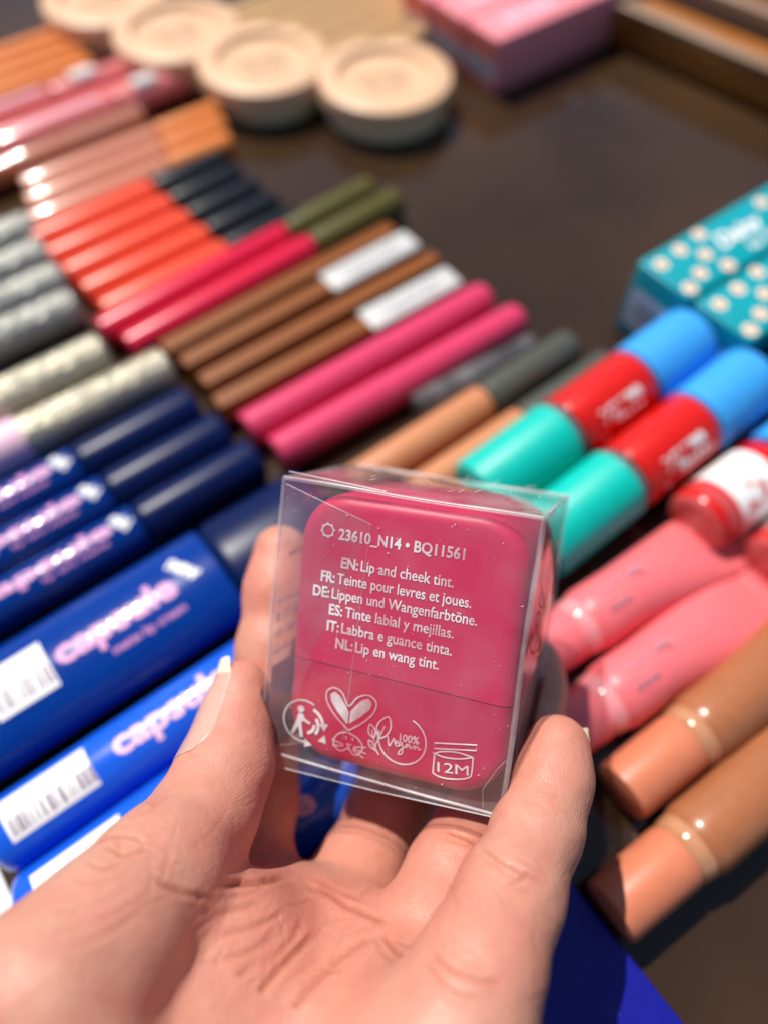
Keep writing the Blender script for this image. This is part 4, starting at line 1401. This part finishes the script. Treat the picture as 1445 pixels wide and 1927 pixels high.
    rr_ = N.new('ShaderNodeMapRange'); rr_.inputs[3].default_value = .36; rr_.inputs[4].default_value = .56
    Lk.new(n2.outputs['Fac'], rr_.inputs[0]); Lk.new(rr_.outputs[0], b.inputs['Roughness'])
    return m
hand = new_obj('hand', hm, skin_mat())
hand['label'] = 'bare left hand, palm up, pinching the clear box between thumb and fingers'
hand['category'] = 'hand'

def nail(name, a, b, side, along0, along1, half, tip_extra, tipw):
    """nail plate lying on the skin: a->b finger axis, side = outward direction of the nail"""
    a, b = a[:3], b[:3]
    ax = (b - a); Lx = np.linalg.norm(ax); ax = ax / Lx
    m_ = np.array(side, float); m_ = m_ - ax * (m_ @ ax); m_ /= np.linalg.norm(m_)
    n_ = np.cross(ax, m_)
    na, nt = 22, 18
    pts = np.zeros((na + 1, nt + 1, 3))
    lastR = None
    for i in range(na + 1):
        s = along0 + (along1 + tip_extra - along0) * i / na
        t_ = i / na
        wfac = half * (1 - .35 * max(0, (t_ - tipw)) / (1 - tipw) ** 1 * 1.2) * min(1, .72 + 1.6 * t_)
        for j in range(nt + 1):
            th = R(wfac) * (2 * j / nt - 1)
            dr = m_ * math.cos(th) + n_ * math.sin(th)
            sc_ = min(s, along1)
            # curve the rear edge (lunula side)
            o_ = a + ax * (sc_ + (.0012 * (1 - (2 * j / nt - 1) ** 2) * -1 if i == 0 else 0))
            rs_ = np.linspace(.002, .014, 480)
            dd = hand_sdf((o_ + dr * rs_[:, None]).astype(np.float32))
            k = np.argmax(dd > 0)
            r_ = rs_[k] - .0001 if dd[k] > 0 else .007
            if s > along1 and lastR is not None:
                r_ = lastR[j] - (s - along1) * .12
                o_ = a + ax * s
            pts[i, j] = o_ + dr * (r_ + .00025)
            if s <= along1:
                if lastR is None or j == 0:
                    cur = np.zeros(nt + 1) if j == 0 else cur
                cur[j] = r_
        if s <= along1:
            lastR = cur.copy()
    def grid(P, thick):
        k1, k2 = P.shape[:2]
        cen = P.mean((0, 1))
        V = P.reshape(-1, 3)
        inn = V - (m_ * thick)
        allv = np.concatenate([V, inn])
        F_ = []
        N_ = len(V)
        for i in range(k1 - 1):
            for j in range(k2 - 1):
                q_ = (i * k2 + j, i * k2 + j + 1, (i + 1) * k2 + j + 1, (i + 1) * k2 + j)
                F_.append(q_); F_.append(tuple(N_ + z_ for z_ in q_[::-1]))
        bd = [(i, 0) for i in range(k1)] + [(k1 - 1, j) for j in range(1, k2)] + [(i, k2 - 1) for i in range(k1 - 2, -1, -1)] + [(0, j) for j in range(k2 - 2, 0, -1)]
        bi_ = [i * k2 + j for i, j in bd]
        for p_, q_ in zip(bi_, bi_[1:] + bi_[:1]):
            F_.append((p_, q_, N_ + q_, N_ + p_))
        bm = bmesh.new(); bm.from_mesh(mesh_from(allv, F_))
        return sharp(from_bm(bm), 60)
    # smooth the radii along the plate
    for _ in range(3):
        pts[1:-1, 1:-1] = (pts[1:-1, 1:-1] * 2 + pts[:-2, 1:-1] + pts[2:, 1:-1] + pts[1:-1, :-2] + pts[1:-1, 2:]) / 6
    cut = int(round((along1 - along0) / (along1 + tip_extra - along0) * na))
    pl = new_obj(name, grid(pts[:cut + 1], .0004), 'nail', hand)
    new_obj('free_edge', grid(pts[cut:], .0004), 'nailtip', pl)
    return pl
th_nail = nail('thumbnail', THUMB[5], THUMB[7], (-.86, .16, .40), .0006, .0170, 50, .0038, .78)
pk_nail = nail('fingernail', PINKY[5], PINKY[6], (.75, .15, -.62), -.001, .009, 50, .003, .6)
